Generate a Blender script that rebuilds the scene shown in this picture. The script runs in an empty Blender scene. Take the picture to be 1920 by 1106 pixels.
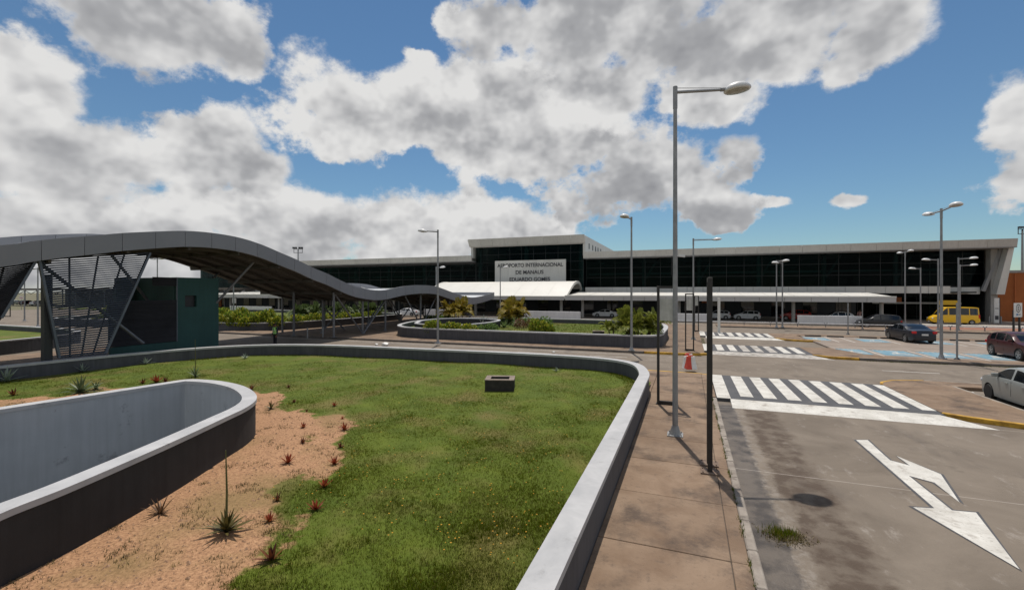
import bpy, bmesh, math, random
import numpy as np
from mathutils import Vector, Matrix
random.seed(7); np.random.seed(7)
R = math.radians
S = bpy.context.scene
C = S.collection

# ------------------------------------------------------------------ camera
F = 853.0; HZ = 546.0; CH = 4.2; YAW = math.atan(330/853)
FW = (-math.sin(YAW), math.cos(YAW)); RT = (math.cos(YAW), math.sin(YAW))
cam_d = bpy.data.cameras.new('camera'); cam = bpy.data.objects.new('camera', cam_d); C.objects.link(cam)
cam.location = (0, 0, CH); cam.rotation_euler = (R(90), 0, YAW)
cam_d.sensor_width = 36; cam_d.lens = 36*F/1920; cam_d.shift_y = -(553-HZ)/1920
cam_d.clip_start = .05; cam_d.clip_end = 5000
S.camera = cam
SUN = Vector((-1.0, 3.3, 9.4)).normalized()

# ------------------------------------------------------------------ world: Nishita sky with cumulus
W = bpy.data.worlds.new('World'); S.world = W; W.use_nodes = True
def build_world():
    nt = W.node_tree; nt.nodes.clear(); N = nt.nodes; L = nt.links
    def nd(t, **k):
        n = N.new(t)
        for a, b in k.items(): setattr(n, a, b)
        return n
    def put(sock, v):
        if hasattr(v, 'is_output'): L.new(v, sock)
        else: sock.default_value = v
    def M(op, a, b=None, c=None, clamp=False):
        n = nd('ShaderNodeMath', operation=op, use_clamp=clamp); put(n.inputs[0], a)
        if b is not None: put(n.inputs[1], b)
        if c is not None: put(n.inputs[2], c)
        return n.outputs[0]
    def V(op, a, b=None, out=0):
        n = nd('ShaderNodeVectorMath', operation=op); put(n.inputs[0], a)
        if b is not None: put(n.inputs[1], b)
        return n.outputs[out]
    def SM(v, lo, hi, a=0., b=1.):
        n = nd('ShaderNodeMapRange', interpolation_type='SMOOTHSTEP')
        put(n.inputs[0], v); n.inputs[1].default_value = lo; n.inputs[2].default_value = hi
        n.inputs[3].default_value = a; n.inputs[4].default_value = b
        return n.outputs[0]
    out = nd('ShaderNodeOutputWorld')
    sky = nd('ShaderNodeTexSky', sky_type='NISHITA', sun_disc=False)
    sky.sun_elevation = math.asin(SUN.z); sky.sun_rotation = math.atan2(SUN.x, SUN.y)
    sky.air_density = 1.15; sky.dust_density = 0.; sky.ozone_density = 1.5; sky.altitude = 80
    bg = nd('ShaderNodeBackground'); bg.inputs[1].default_value = .092
    tn = nd('ShaderNodeMix', data_type='RGBA', blend_type='MULTIPLY'); tn.inputs[0].default_value = 1.; L.new(sky.outputs[0], tn.inputs[6]); tn.inputs[7].default_value = (.78, 1.0, 1.12, 1)
    L.new(tn.outputs[2], bg.inputs[0])
    tc = nd('ShaderNodeTexCoord'); d = tc.outputs['Generated']
    fx = V('DOT_PRODUCT', d, (RT[0], RT[1], 0), 1); fy = V('DOT_PRODUCT', d, (FW[0], FW[1], 0), 1); fz = V('DOT_PRODUCT', d, (0, 0, 1), 1)
    az = M('ARCTAN2', fx, fy); el = M('ARCSINE', fz)
    cb = nd('ShaderNodeCombineXYZ'); L.new(az, cb.inputs[0]); L.new(el, cb.inputs[1])
    def billow(v, octs, scale=6.5):
        n = nd('ShaderNodeTexNoise'); n.inputs['Scale'].default_value = scale; n.inputs['Detail'].default_value = octs; n.inputs['Roughness'].default_value = .61
        n.inputs['Distortion'].default_value = .0
        L.new(V('MULTIPLY', v, (1, 1, 1.25)), n.inputs['Vector']); return n
    na = billow(d, 9); sa = nd('ShaderNodeSeparateXYZ'); L.new(na.outputs['Color'], sa.inputs[0])
    nc = billow(d, 3.2, 9.5); nb = billow(V('ADD', d, tuple(SUN*.035)), 3.2, 9.5); nl = billow(d, 1, 5.)
    wob = V('MULTIPLY', V('SUBTRACT', na.outputs['Color'], (.5, .5, .5)), (.10, .07, 0))
    p = V('ADD', cb.outputs[0], wob)
    lit = M('MULTIPLY', M('SUBTRACT', nc.outputs[0], nb.outputs[0]), 1.45)       # billow faces turned to the sun
    def ang(x, y):
        a = math.atan((x-960)/F); return a, math.atan((HZ-y)/F*math.cos(a))
    def mass(blobs):
        acc = None
        for (x, y, rx, ry) in blobs:
            a, e = ang(x, y); ca = math.cos(a); ra = rx/F*ca*ca; re = ry/F*ca*math.cos(e)**2
            q = V('MULTIPLY_ADD', p, (1/ra, 1/re, 0)); q.node.inputs[2].default_value = (-a/ra, -e/re, 0)
            v = M('SUBTRACT', 1.0, V('LENGTH', q, None, 1))
            acc = v if acc is None else M('SMOOTH_MAX', acc, v, .2)
        return acc
    col = None
    # broken cumulus all round, laid out by noise where the frame does not reach
    big = nd('ShaderNodeTexNoise'); big.inputs['Scale'].default_value = 2.6; big.inputs['Detail'].default_value = 1; L.new(d, big.inputs['Vector'])
    k = M('MAXIMUM', SM(M('ABSOLUTE', az), R(52), R(64)), SM(el, R(36), R(46)))
    alt = M('SUBTRACT', M('MULTIPLY', M('SUBTRACT', big.outputs[0], .46), 4.), M('MULTIPLY', M('SUBTRACT', 1., k), 3.))
    layers = [  # (mass, channel, amplitude, base shade, d/d elevation, d/d azimuth, reference pixel, thickness shading)
        (alt, 0, 3.2, .80, .0, .0, (960, 300), .42),
        (mass([(180,440,400,90),(600,430,380,75),(880,435,210,85),(40,500,300,70),(500,480,420,60)]), 1, 2.9, .80, 1.5, .0, (500, 410), .24),
        (mass([(1585,376,44,18),(785,105,46,20),(620,285,42,32),(1455,378,60,18),(855,45,34,28)]), 2, 2.4, .88, .8, .0, (1000, 330), .12),
        (mass([(50,170,160,95),(130,285,240,105),(380,265,130,90),(470,310,90,60)]), 0, 2.9, .76, 1.6, -.1, (240, 270), .32),
        (mass([(1010,285,220,95),(1190,345,180,75),(1330,390,110,32),(1385,300,90,48),(800,215,170,90),(620,205,105,95),(950,175,120,90),(1120,270,150,90)]), 1, 2.9, .74, 1.5, -.22, (1010, 285), .36),
        (mass([(330,60,185,105),(440,90,90,75)]), 2, 2.8, .66, -.7, .7, (370, 90), .36),
        (mass([(1130,45,250,100),(1120,180,100,80),(1400,60,280,125),(1630,40,120,105),(1330,185,110,45)]), 0, 2.7, .74, -1.0, .25, (1330, 110), .36),
        (mass([(1890,220,100,110),(1940,335,110,65)]), 1, 2.9, .78, 1.2, -.2, (1880, 260), .18)]
    rgb = None; total = None
    for (mss, ch, amp, b0, ge, ga, ref, kt) in layers:
        dens = M('ADD', mss, M('MULTIPLY', M('SUBTRACT', sa.outputs[ch], .50), amp))
        al = SM(dens, -.10, .24)
        th = SM(M('ADD', mss, M('MULTIPLY', M('SUBTRACT', nl.outputs[0], .5), 1.5)), 0., 1.15)
        a0, e0 = ang(*ref)
        g = M('ADD', M('ADD', b0+.13, lit), M('SUBTRACT', M('ADD', M('MULTIPLY', M('SUBTRACT', el, e0), ge), M('MULTIPLY', M('SUBTRACT', az, a0), ga)), M('MULTIPLY', th, kt)))
        g = M('MULTIPLY', M('MINIMUM', M('MAXIMUM', g, .10), 1.0), 1.)
        if rgb is None: rgb, total = g, al
        else:
            rgb = M('ADD', M('MULTIPLY', rgb, M('SUBTRACT', 1., al)), M('MULTIPLY', g, al))
            total = M('SUBTRACT', 1., M('MULTIPLY', M('SUBTRACT', 1., total), M('SUBTRACT', 1., al)))
    alpha = M('MULTIPLY', total, SM(el, -.01, .02, .6, 1.))
    rp = nd('ShaderNodeValToRGB'); cr = rp.color_ramp
    cr.elements[0].position = .10; cr.elements[0].color = (.33, .335, .355, 1)
    cr.elements[1].position = 1.; cr.elements[1].color = (.88, .875, .865, 1)
    e = cr.elements.new(.50); e.color = (.47, .475, .49, 1)
    e = cr.elements.new(.74); e.color = (.68, .68, .685, 1)
    L.new(rgb, rp.inputs[0])
    bg2 = nd('ShaderNodeBackground'); bg2.inputs[1].default_value = 1.12; L.new(rp.outputs[0], bg2.inputs[0])
    mx = nd('ShaderNodeMixShader'); L.new(alpha, mx.inputs[0]); L.new(bg.outputs[0], mx.inputs[1]); L.new(bg2.outputs[0], mx.inputs[2])
    L.new(mx.outputs[0], out.inputs[0])
    W.cycles.sampling_method = 'MANUAL'; W.cycles.sample_map_resolution = 256
build_world()
sd = bpy.data.lights.new('sun', 'SUN'); so = bpy.data.objects.new('sun', sd); C.objects.link(so)
sd.energy = 5.0; sd.angle = R(.5); sd.color = (1, .93, .84)
so.rotation_euler = SUN.to_track_quat('Z', 'Y').to_euler(); so.location = (0, 0, 60)
S.view_settings.view_transform = 'Standard'; S.view_settings.look = 'None'
S.view_settings.exposure = -.40; S.view_settings.gamma = 1; S.view_settings.use_curve_mapping = False
S.render.engine = 'CYCLES'

# ------------------------------------------------------------------ pixel -> place
def P(px, py, z=0.):
    D = F*(CH-z)/(py-HZ); t = (px-960)/F
    return Vector((D*(FW[0]+RT[0]*t), D*(FW[1]+RT[1]*t), z))
def onX(px, py, X):
    t = (px-960)/F; D = X/(FW[0]+RT[0]*t)
    return Vector((X, D*(FW[1]+RT[1]*t), CH-D*(py-HZ)/F))
def onY(px, py, Y):
    t = (px-960)/F; D = Y/(FW[1]+RT[1]*t)
    return Vector((D*(FW[0]+RT[0]*t), Y, CH-D*(py-HZ)/F))

# ------------------------------------------------------------------ materials
MT = {}
def mat(name, c1, c2=None, scale=3., rough=.8, bump=.0, bscale=40., metal=0., spec=.5, detail=6, rnd=0., streak=0., coat=0., emit=0., dist=0., contrast=1., stain=None):
    m = bpy.data.materials.new(name); m.use_nodes = True; nt = m.node_tree; N = nt.nodes; L = nt.links
    b = N['Principled BSDF']; b.inputs['Roughness'].default_value = rough; b.inputs['Metallic'].default_value = metal
    b.inputs['Specular IOR Level'].default_value = spec
    if coat: b.inputs['Coat Weight'].default_value = coat; b.inputs['Coat Roughness'].default_value = .05
    if c2 is None: c2 = tuple(min(1, v*1.25) for v in c1)
    tc = N.new('ShaderNodeTexCoord'); geo = N.new('ShaderNodeNewGeometry')
    n = N.new('ShaderNodeTexNoise'); n.inputs['Scale'].default_value = scale; n.inputs['Detail'].default_value = detail
    n.inputs['Roughness'].default_value = .62; n.inputs['Distortion'].default_value = dist
    L.new(geo.outputs['Position'], n.inputs['Vector'])
    mr = N.new('ShaderNodeMapRange'); L.new(n.outputs[0], mr.inputs[0])
    mr.inputs[1].default_value = .5-.22/contrast; mr.inputs[2].default_value = .5+.22/contrast
    mx = N.new('ShaderNodeMix'); mx.data_type = 'RGBA'; L.new(mr.outputs[0], mx.inputs[0])
    mx.inputs[6].default_value = (*c1, 1); mx.inputs[7].default_value = (*c2, 1)
    col = mx.outputs[2]
    if streak:
        mp = N.new('ShaderNodeMapping'); mp.inputs['Scale'].default_value = (7, 7, .5); L.new(geo.outputs['Position'], mp.inputs[0])
        n2 = N.new('ShaderNodeTexNoise'); n2.inputs['Scale'].default_value = 1.; n2.inputs['Detail'].default_value = 5; L.new(mp.outputs[0], n2.inputs['Vector'])
        r2 = N.new('ShaderNodeMapRange'); L.new(n2.outputs[0], r2.inputs[0]); r2.inputs[1].default_value = .35; r2.inputs[2].default_value = .7
        r2.inputs[3].default_value = 1.; r2.inputs[4].default_value = 1-streak
        mu = N.new('ShaderNodeMix'); mu.data_type = 'RGBA'; mu.blend_type = 'MULTIPLY'; mu.inputs[0].default_value = 1
        L.new(col, mu.inputs[6]); L.new(r2.outputs[0], mu.inputs[7]); col = mu.outputs[2]
    if rnd:
        oi = N.new('ShaderNodeObjectInfo'); r3 = N.new('ShaderNodeMapRange'); L.new(oi.outputs['Random'], r3.inputs[0])
        r3.inputs[3].default_value = 1-rnd; r3.inputs[4].default_value = 1+rnd
        mu = N.new('ShaderNodeMix'); mu.data_type = 'RGBA'; mu.blend_type = 'MULTIPLY'; mu.inputs[0].default_value = 1
        L.new(col, mu.inputs[6]); L.new(r3.outputs[0], mu.inputs[7]); col = mu.outputs[2]
    for (sc_, ss, lo, hi, am) in (stain or []):
        n5 = N.new('ShaderNodeTexNoise'); n5.inputs['Scale'].default_value = ss; n5.inputs['Detail'].default_value = 9; n5.inputs['Roughness'].default_value = .68; L.new(geo.outputs['Position'], n5.inputs['Vector'])
        r5 = N.new('ShaderNodeMapRange'); r5.interpolation_type = 'SMOOTHSTEP'; L.new(n5.outputs[0], r5.inputs[0]); r5.inputs[1].default_value = lo; r5.inputs[2].default_value = hi; r5.inputs[4].default_value = am
        m5 = N.new('ShaderNodeMix'); m5.data_type = 'RGBA'; L.new(r5.outputs[0], m5.inputs[0]); L.new(col, m5.inputs[6]); m5.inputs[7].default_value = (*sc_, 1); col = m5.outputs[2]
    L.new(col, b.inputs['Base Color'])
    if bump:
        nb = N.new('ShaderNodeTexNoise'); nb.inputs['Scale'].default_value = bscale; nb.inputs['Detail'].default_value = 5
        L.new(geo.outputs['Position'], nb.inputs['Vector'])
        bp = N.new('ShaderNodeBump'); bp.inputs['Strength'].default_value = bump; bp.inputs['Distance'].default_value = .02
        L.new(nb.outputs[0], bp.inputs['Height']); L.new(bp.outputs[0], b.inputs['Normal'])
    MT[name] = m; return m
def leafmat(name, cols, trans=.35, rough=.5, spec=.3):
    m = bpy.data.materials.new(name); m.use_nodes = True; nt = m.node_tree; N = nt.nodes; L = nt.links
    b = N['Principled BSDF']; b.inputs['Roughness'].default_value = rough; b.inputs['Specular IOR Level'].default_value = spec
    geo = N.new('ShaderNodeNewGeometry'); rp = N.new('ShaderNodeValToRGB'); cr = rp.color_ramp
    cr.elements[0].color = (*cols[0], 1); cr.elements[1].color = (*cols[-1], 1)
    for i, c in enumerate(cols[1:-1]):
        e = cr.elements.new((i+1)/(len(cols)-1)); e.color = (*c, 1)
    L.new(geo.outputs['Random Per Island'], rp.inputs[0]); L.new(rp.outputs[0], b.inputs['Base Color'])
    t = N.new('ShaderNodeBsdfTranslucent'); L.new(rp.outputs[0], t.inputs[0])
    mx = N.new('ShaderNodeMixShader'); mx.inputs[0].default_value = trans
    L.new(b.outputs[0], mx.inputs[1]); L.new(t.outputs[0], mx.inputs[2])
    L.new(mx.outputs[0], N['Material Output'].inputs[0]); MT[name] = m; return m

mat('ground', (.10, .10, .05), (.16, .14, .09), .05, .95)
mat('slab', (.165, .106, .066), (.265, .188, .128), 1.1, .9, .3, 70, rnd=.07, dist=.6, contrast=1.1, stain=[((.065, .045, .034), .8, .48, .68, .85), ((.085, .062, .048), 6.5, .54, .72, .6), ((.33, .27, .21), 34., .60, .72, .5), ((.05, .038, .03), 24., .60, .72, .55)])
mat('kerb', (.19, .16, .135), (.36, .32, .275), 2.2, .9, .3, 45, contrast=1.3, stain=[((.07, .06, .05), 3., .52, .7, .7)])
mat('kerb_dark', (.08, .07, .06), (.20, .17, .15), 1.6, .9, .3, 45)
mat('yellow_paint', (.28, .15, .02), (.62, .36, .04), 2.5, .8, .2, 50, contrast=1.6)
mat('white_paint', (.44, .42, .38), (.66, .645, .60), 1.7, .75, .1, 60, detail=9, contrast=1.2, stain=[((.26, .225, .19), 2.6, .52, .72, .75), ((.18, .155, .13), 17., .56, .68, .6)])
mat('worn_white', (.24, .22, .195), (.52, .49, .45), 2.6, .8, .1, 60, detail=10, contrast=1.6)
mat('dark_paint', (.045, .046, .052), (.08, .08, .085), 2.0, .75, .1, 60, stain=[((.16, .14, .12), 3.2, .58, .76, .55)])
mat('blue_paint', (.07, .21, .30), (.22, .32, .37), 2.2, .8, .1, 60, detail=9, contrast=1.4)
mat('thin_white', (.36, .33, .30), (.62, .60, .56), 3., .8, 0)
mat('lot', (.20, .16, .13), (.29, .24, .20), .8, .92, .2, 50, dist=.4, stain=[((.09, .075, .06), .6, .54, .75, .6)])
mat('wall_shade_paint', (.058, .060, .070), (.088, .090, .100), .9, .8, .12, 70, streak=.25)  # dark side paint that also carries the sides' shade in its colour
mat('coping', (.34, .345, .355), (.47, .47, .475), 1.3, .7, .1, 60, dist=.5, contrast=1.1, stain=[((.17, .17, .17), 2.3, .58, .75, .6), ((.50, .50, .50), 6., .62, .72, .4)])
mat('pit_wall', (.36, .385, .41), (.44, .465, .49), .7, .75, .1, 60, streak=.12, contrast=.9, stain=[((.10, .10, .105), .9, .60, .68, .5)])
mat('pit_out', (.020, .020, .021), (.034, .033, .034), .8, .85, .15, 60, streak=.25)  # parapet outer face, colour darkened to hold its shade
mat('fascia', (.20, .205, .225), (.235, .24, .26), .4, .5, 0, rnd=.05)
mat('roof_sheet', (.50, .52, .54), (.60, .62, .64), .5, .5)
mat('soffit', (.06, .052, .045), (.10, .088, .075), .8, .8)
mat('steel', (.13, .135, .15), (.19, .195, .21), 3., .45, metal=.3)
mat('steel_dark', (.03, .03, .035), (.055, .055, .06), 3., .6)
mat('galv', (.22, .225, .23), (.33, .335, .34), 4., .5, metal=.4)
mat('lamp_white', (.62, .63, .64), (.72, .72, .72), 3., .4)
mat('lamp_lens', (.30, .29, .25), (.38, .37, .33), 8., .25)
mat('louver', (.085, .10, .13), (.12, .14, .17), 1.5, .45, metal=.2, rnd=.1)
mat('louver_dark', (.035, .035, .04), (.055, .055, .06), 1.5, .5, rnd=.12)
mat('teal', (.016, .066, .062), (.022, .084, .078), .9, .7, .05, 60, streak=.12)
mat('panel_white', (.56, .545, .51), (.66, .65, .61), .3, .55, 0, rnd=.05, streak=.08)
mat('parapet', (.47, .455, .425), (.54, .525, .495), .3, .6, 0, rnd=.05, streak=.12)
mat('canopy_white', (.60, .59, .55), (.68, .67, .63), .25, .5)
mat('canopy_fascia', (.40, .395, .39), (.48, .475, .47), .3, .55, rnd=.06)
mat('dark_wall', (.012, .014, .018), (.022, .024, .03), .3, .5)
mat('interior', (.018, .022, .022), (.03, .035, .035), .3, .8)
mat('column_teal', (.06, .10, .10), (.09, .14, .135), .5, .6)
mat('mullion', (.006, .008, .008), (.012, .014, .014), 1., .5)
mat('white_wall', (.62, .62, .63), (.72, .72, .73), .4, .8, streak=.12)
mat('orange_wall', (.34, .10, .025), (.42, .13, .035), .5, .85, streak=.1)
mat('orange_door', (.42, .12, .03), None, 2., .6)
mat('grey_fin', (.26, .26, .26), (.33, .33, .33), .3, .7, streak=.15)
mat('concrete', (.30, .29, .27), (.40, .39, .37), .7, .85, .1, 50, streak=.15)
mat('box_shade_concrete', (.018, .016, .014), (.05, .045, .04), 3.5, .95, .4, 40)  # concrete with the shade of the box sides put into its colour
mat('box_top', (.15, .12, .10), (.30, .24, .20), 4., .95, .4, 40)
mat('letter', (.045, .045, .05), None, 2., .6)
mat('black_steel', (.012, .011, .010), (.03, .027, .025), 5., .45, .1, 60)
mat('rusty', (.10, .06, .04), (.22, .16, .12), 9., .8, .2, 60)
mat('board', (.40, .40, .36), (.58, .58, .54), 2.5, .8, streak=.3)
mat('red_plastic', (.50, .035, .015), (.62, .06, .03), 3., .45)
mat('white_plastic', (.62, .61, .58), (.76, .75, .73), 3., .45)
mat('rubber', (.012, .012, .012), (.02, .02, .02), 8., .8)
mat('rim', (.30, .31, .32), (.38, .39, .40), 5., .3, metal=.7)
mat('black_trim', (.012, .012, .013), (.018, .018, .019), 4., .5)
mat('car_glass', (.006, .008, .010), (.008, .010, .013), 1., .06, spec=.7)
mat('tail_red', (.40, .01, .012), None, 3., .2)
mat('headlamp', (.55, .57, .6), None, 3., .1)
mat('plate', (.55, .55, .55), None, 5., .5)
for n_, c_ in dict(silver=(.30, .32, .31), maroon=(.05, .006, .008), navy=(.012, .014, .022), black=(.010, .011, .014), white=(.66, .67, .68), red=(.40, .02, .012), yellow=(.70, .41, .012)).items():
    mat('paint_'+n_, c_, tuple(v*1.06 for v in c_), 2., .35 if n_ != 'silver' else .42, metal=.0 if n_ != 'silver' else .3, spec=.4, coat=.35)
mat('hair_black', (.008, .007, .006), None, 9., .7); mat('skin', (.16, .075, .045), None, 5., .6)
mat('trousers', (.012, .013, .018), None, 9., .9); mat('hi_vis', (.22, .62, .03), (.3, .72, .05), 12., .7)
mat('reflective', (.6, .62, .6), None, 9., .4); mat('shirt_dark', (.015, .02, .035), None, 9., .9)
mat('shirt_pink', (.45, .25, .22), None, 9., .9)
mat('bark', (.10, .075, .045), (.20, .16, .10), 9., .9, .4, 30)
mat('plastic_bag', (.62, .61, .58), None, 7., .5)
mat('sign_blue', (.05, .16, .32), None, 7., .5)
mat('brown_pave', (.23, .10, .065), (.31, .16, .11), .8, .9)
leafmat('agave', [(.045, .075, .03), (.10, .14, .07), (.16, .19, .09)], .12)
leafmat('agave_yellow', [(.09, .10, .02), (.22, .20, .04), (.07, .05, .02), (.30, .27, .08)], .15)
leafmat('agave_blue', [(.10, .14, .11), (.22, .27, .22), (.30, .34, .27)], .12)
leafmat('bromeliad', [(.22, .03, .016), (.33, .065, .025), (.16, .035, .016), (.38, .12, .035)], .25)
leafmat('bromeliad_dark', [(.05, .012, .01), (.13, .03, .015), (.22, .10, .03)], .2)
leafmat('dry', [(.10, .05, .025), (.20, .12, .06), (.06, .03, .02)], .2)
leafmat('croton', [(.07, .13, .015), (.44, .40, .04), (.13, .22, .025), (.50, .42, .05), (.06, .11, .015), (.11, .19, .02), (.30, .34, .035), (.07, .13, .02)], .4)
leafmat('green_shrub', [(.05, .10, .02), (.10, .18, .03), (.17, .26, .05)], .4)
leafmat('red_shrub', [(.12, .03, .02), (.20, .08, .04), (.07, .05, .02)], .3)
leafmat('palm', [(.13, .18, .025), (.26, .30, .045), (.38, .36, .07)], .45)
leafmat('palm_yellow', [(.26, .22, .025), (.44, .36, .04), (.34, .20, .035), (.20, .22, .03)], .45)
leafmat('cycad', [(.08, .12, .04), (.13, .19, .06), (.20, .24, .09)], .35)
leafmat('grass_blades', [(.054, .090, .002), (.080, .118, .003), (.100, .128, .004), (.15, .13, .015), (.060, .100, .002), (.084, .120, .003)], .4, .9, .05)
leafmat('dry_blades', [(.16, .12, .05), (.10, .08, .03), (.22, .17, .08)], .3)
leafmat('yellow_petals', [(.60, .28, .02), (.70, .36, .03)], .3)

def glass_mat(name, tint, tr):
    m = bpy.data.materials.new(name); m.use_nodes = True; nt = m.node_tree; N = nt.nodes; L = nt.links
    N.remove(N['Principled BSDF']); o = N['Material Output']
    t = N.new('ShaderNodeBsdfTransparent'); t.inputs[0].default_value = (*tint, 1)
    d = N.new('ShaderNodeBsdfDiffuse'); d.inputs[0].default_value = (.003, .007, .007, 1)
    g = N.new('ShaderNodeBsdfGlossy'); g.inputs['Roughness'].default_value = .03; g.inputs[0].default_value = (.6, .68, .68, 1)
    m1 = N.new('ShaderNodeMixShader'); m1.inputs[0].default_value = tr; L.new(d.outputs[0], m1.inputs[1]); L.new(t.outputs[0], m1.inputs[2])
    fr = N.new('ShaderNodeFresnel'); fr.inputs[0].default_value = 1.15
    m2 = N.new('ShaderNodeMixShader'); L.new(fr.outputs[0], m2.inputs[0]); L.new(m1.outputs[0], m2.inputs[1]); L.new(g.outputs[0], m2.inputs[2])
    L.new(m2.outputs[0], o.inputs[0]); MT[name] = m
glass_mat('facade_glass', (.46, .58, .57), .9)

# road: brownish concrete with joints, wet gutter, stains
def road_mat():
    m = mat('road', (.132, .106, .081), (.215, .178, .14), .45, .9, .35, 45, dist=.8, stain=[((.30, .265, .23), 38., .60, .72, .55), ((.055, .045, .036), 27., .60, .72, .6), ((.075, .06, .048), .9, .56, .74, .6)])
    nt = m.node_tree; N = nt.nodes; L = nt.links; b = N['Principled BSDF']
    old = b.inputs['Base Color'].links[0].from_socket
    geo = [n for n in N if n.bl_idname == 'ShaderNodeNewGeometry'][0]
    sp = N.new('ShaderNodeSeparateXYZ'); L.new(geo.outputs['Position'], sp.inputs[0])
    def M(op, a, b_, c=None):
        n = N.new('ShaderNodeMath'); n.operation = op
        for i, v in enumerate((a, b_, c)):
            if v is None: continue
            if hasattr(v, 'is_output'): L.new(v, n.inputs[i])
            else: n.inputs[i].default_value = v
        return n.outputs[0]
    def NZ(s, de=6, mp=(1, 1, 1), ro=.6):
        mm = N.new('ShaderNodeMapping'); mm.inputs['Scale'].default_value = mp; L.new(geo.outputs['Position'], mm.inputs[0])
        n = N.new('ShaderNodeTexNoise'); n.inputs['Scale'].default_value = s; n.inputs['Detail'].default_value = de; n.inputs['Roughness'].default_value = ro
        L.new(mm.outputs[0], n.inputs['Vector']); return n.outputs[0]
    def SMO(v, lo, hi):
        n = N.new('ShaderNodeMapRange'); n.interpolation_type = 'SMOOTHSTEP'; L.new(v, n.inputs[0]); n.inputs[1].default_value = lo; n.inputs[2].default_value = hi
        return n.outputs[0]
    def mix(a, c, f, typ='MIX'):
        n = N.new('ShaderNodeMix'); n.data_type = 'RGBA'; n.blend_type = typ
        L.new(f, n.inputs[0]); L.new(a, n.inputs[6]); n.inputs[7].default_value = (*c, 1); return n.outputs[2]
    x, y = sp.outputs[0], sp.outputs[1]
    col = old
    # pale scuffs and grain
    col = mix(col, (.34, .305, .27), M('MULTIPLY', SMO(NZ(2.2, 10, (1, .45, 1), .75), .55, .72), .6))
    col = mix(col, (.08, .065, .055), M('MULTIPLY', SMO(NZ(.55, 7, (1, .5, 1)), .56, .75), .7))
    near = M('MULTIPLY', SMO(y, 20.5, 18.0), SMO(x, .2, .9))
    # brown damp track beside the kerb
    wx = M('ADD', x, M('MULTIPLY', M('SUBTRACT', NZ(1.3, 10, (1, 1, 1), .72), .5), 1.0))
    tr = M('MULTIPLY', SMO(wx, 1.75, 1.95), SMO(wx, 2.95, 2.6))
    col = mix(col, (.062, .040, .026), M('MULTIPLY', M('MULTIPLY', tr, near), M('ADD', .35, M('MULTIPLY', SMO(NZ(2.4, 8), .38, .6), .5))))
    gx = M('ADD', x, M('MULTIPLY', M('SUBTRACT', NZ(3.2, 10, (1, 1, 1), .74), .5), .5))
    gut = M('MULTIPLY', SMO(gx, 1.62, 1.50), near)
    col = mix(col, (.036, .027, .021), M('MULTIPLY', gut, M('ADD', .45, M('MULTIPLY', SMO(NZ(1.3, 5), .4, .6), .55))))
    edge = M('MULTIPLY', M('MULTIPLY', SMO(gx, 1.50, 1.58), SMO(gx, 1.85, 1.72)), near)
    col = mix(col, (.22, .19, .16), M('MULTIPLY', edge, SMO(NZ(5, 9, (1, 1, 1), .7), .45, .62)))
    # slab joints
    jy = M('ABSOLUTE', M('SUBTRACT', M('PINGPONG', M('ADD', y, .4), 3.1), 0.), None)
    wob = M('MULTIPLY', M('SUBTRACT', NZ(2., 4), .5), .03)
    jl = M('MULTIPLY', M('LESS_THAN', M('ADD', jy, wob), .014), .6)
    col = mix(col, (.40, .36, .32), jl)
    L.new(col, b.inputs['Base Color'])
    rr = N.new('ShaderNodeMapRange'); L.new(M('MULTIPLY', gut, 1.), rr.inputs[0]); rr.inputs[3].default_value = .9; rr.inputs[4].default_value = .5
    L.new(rr.outputs[0], b.inputs['Roughness'])
road_mat()
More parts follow.
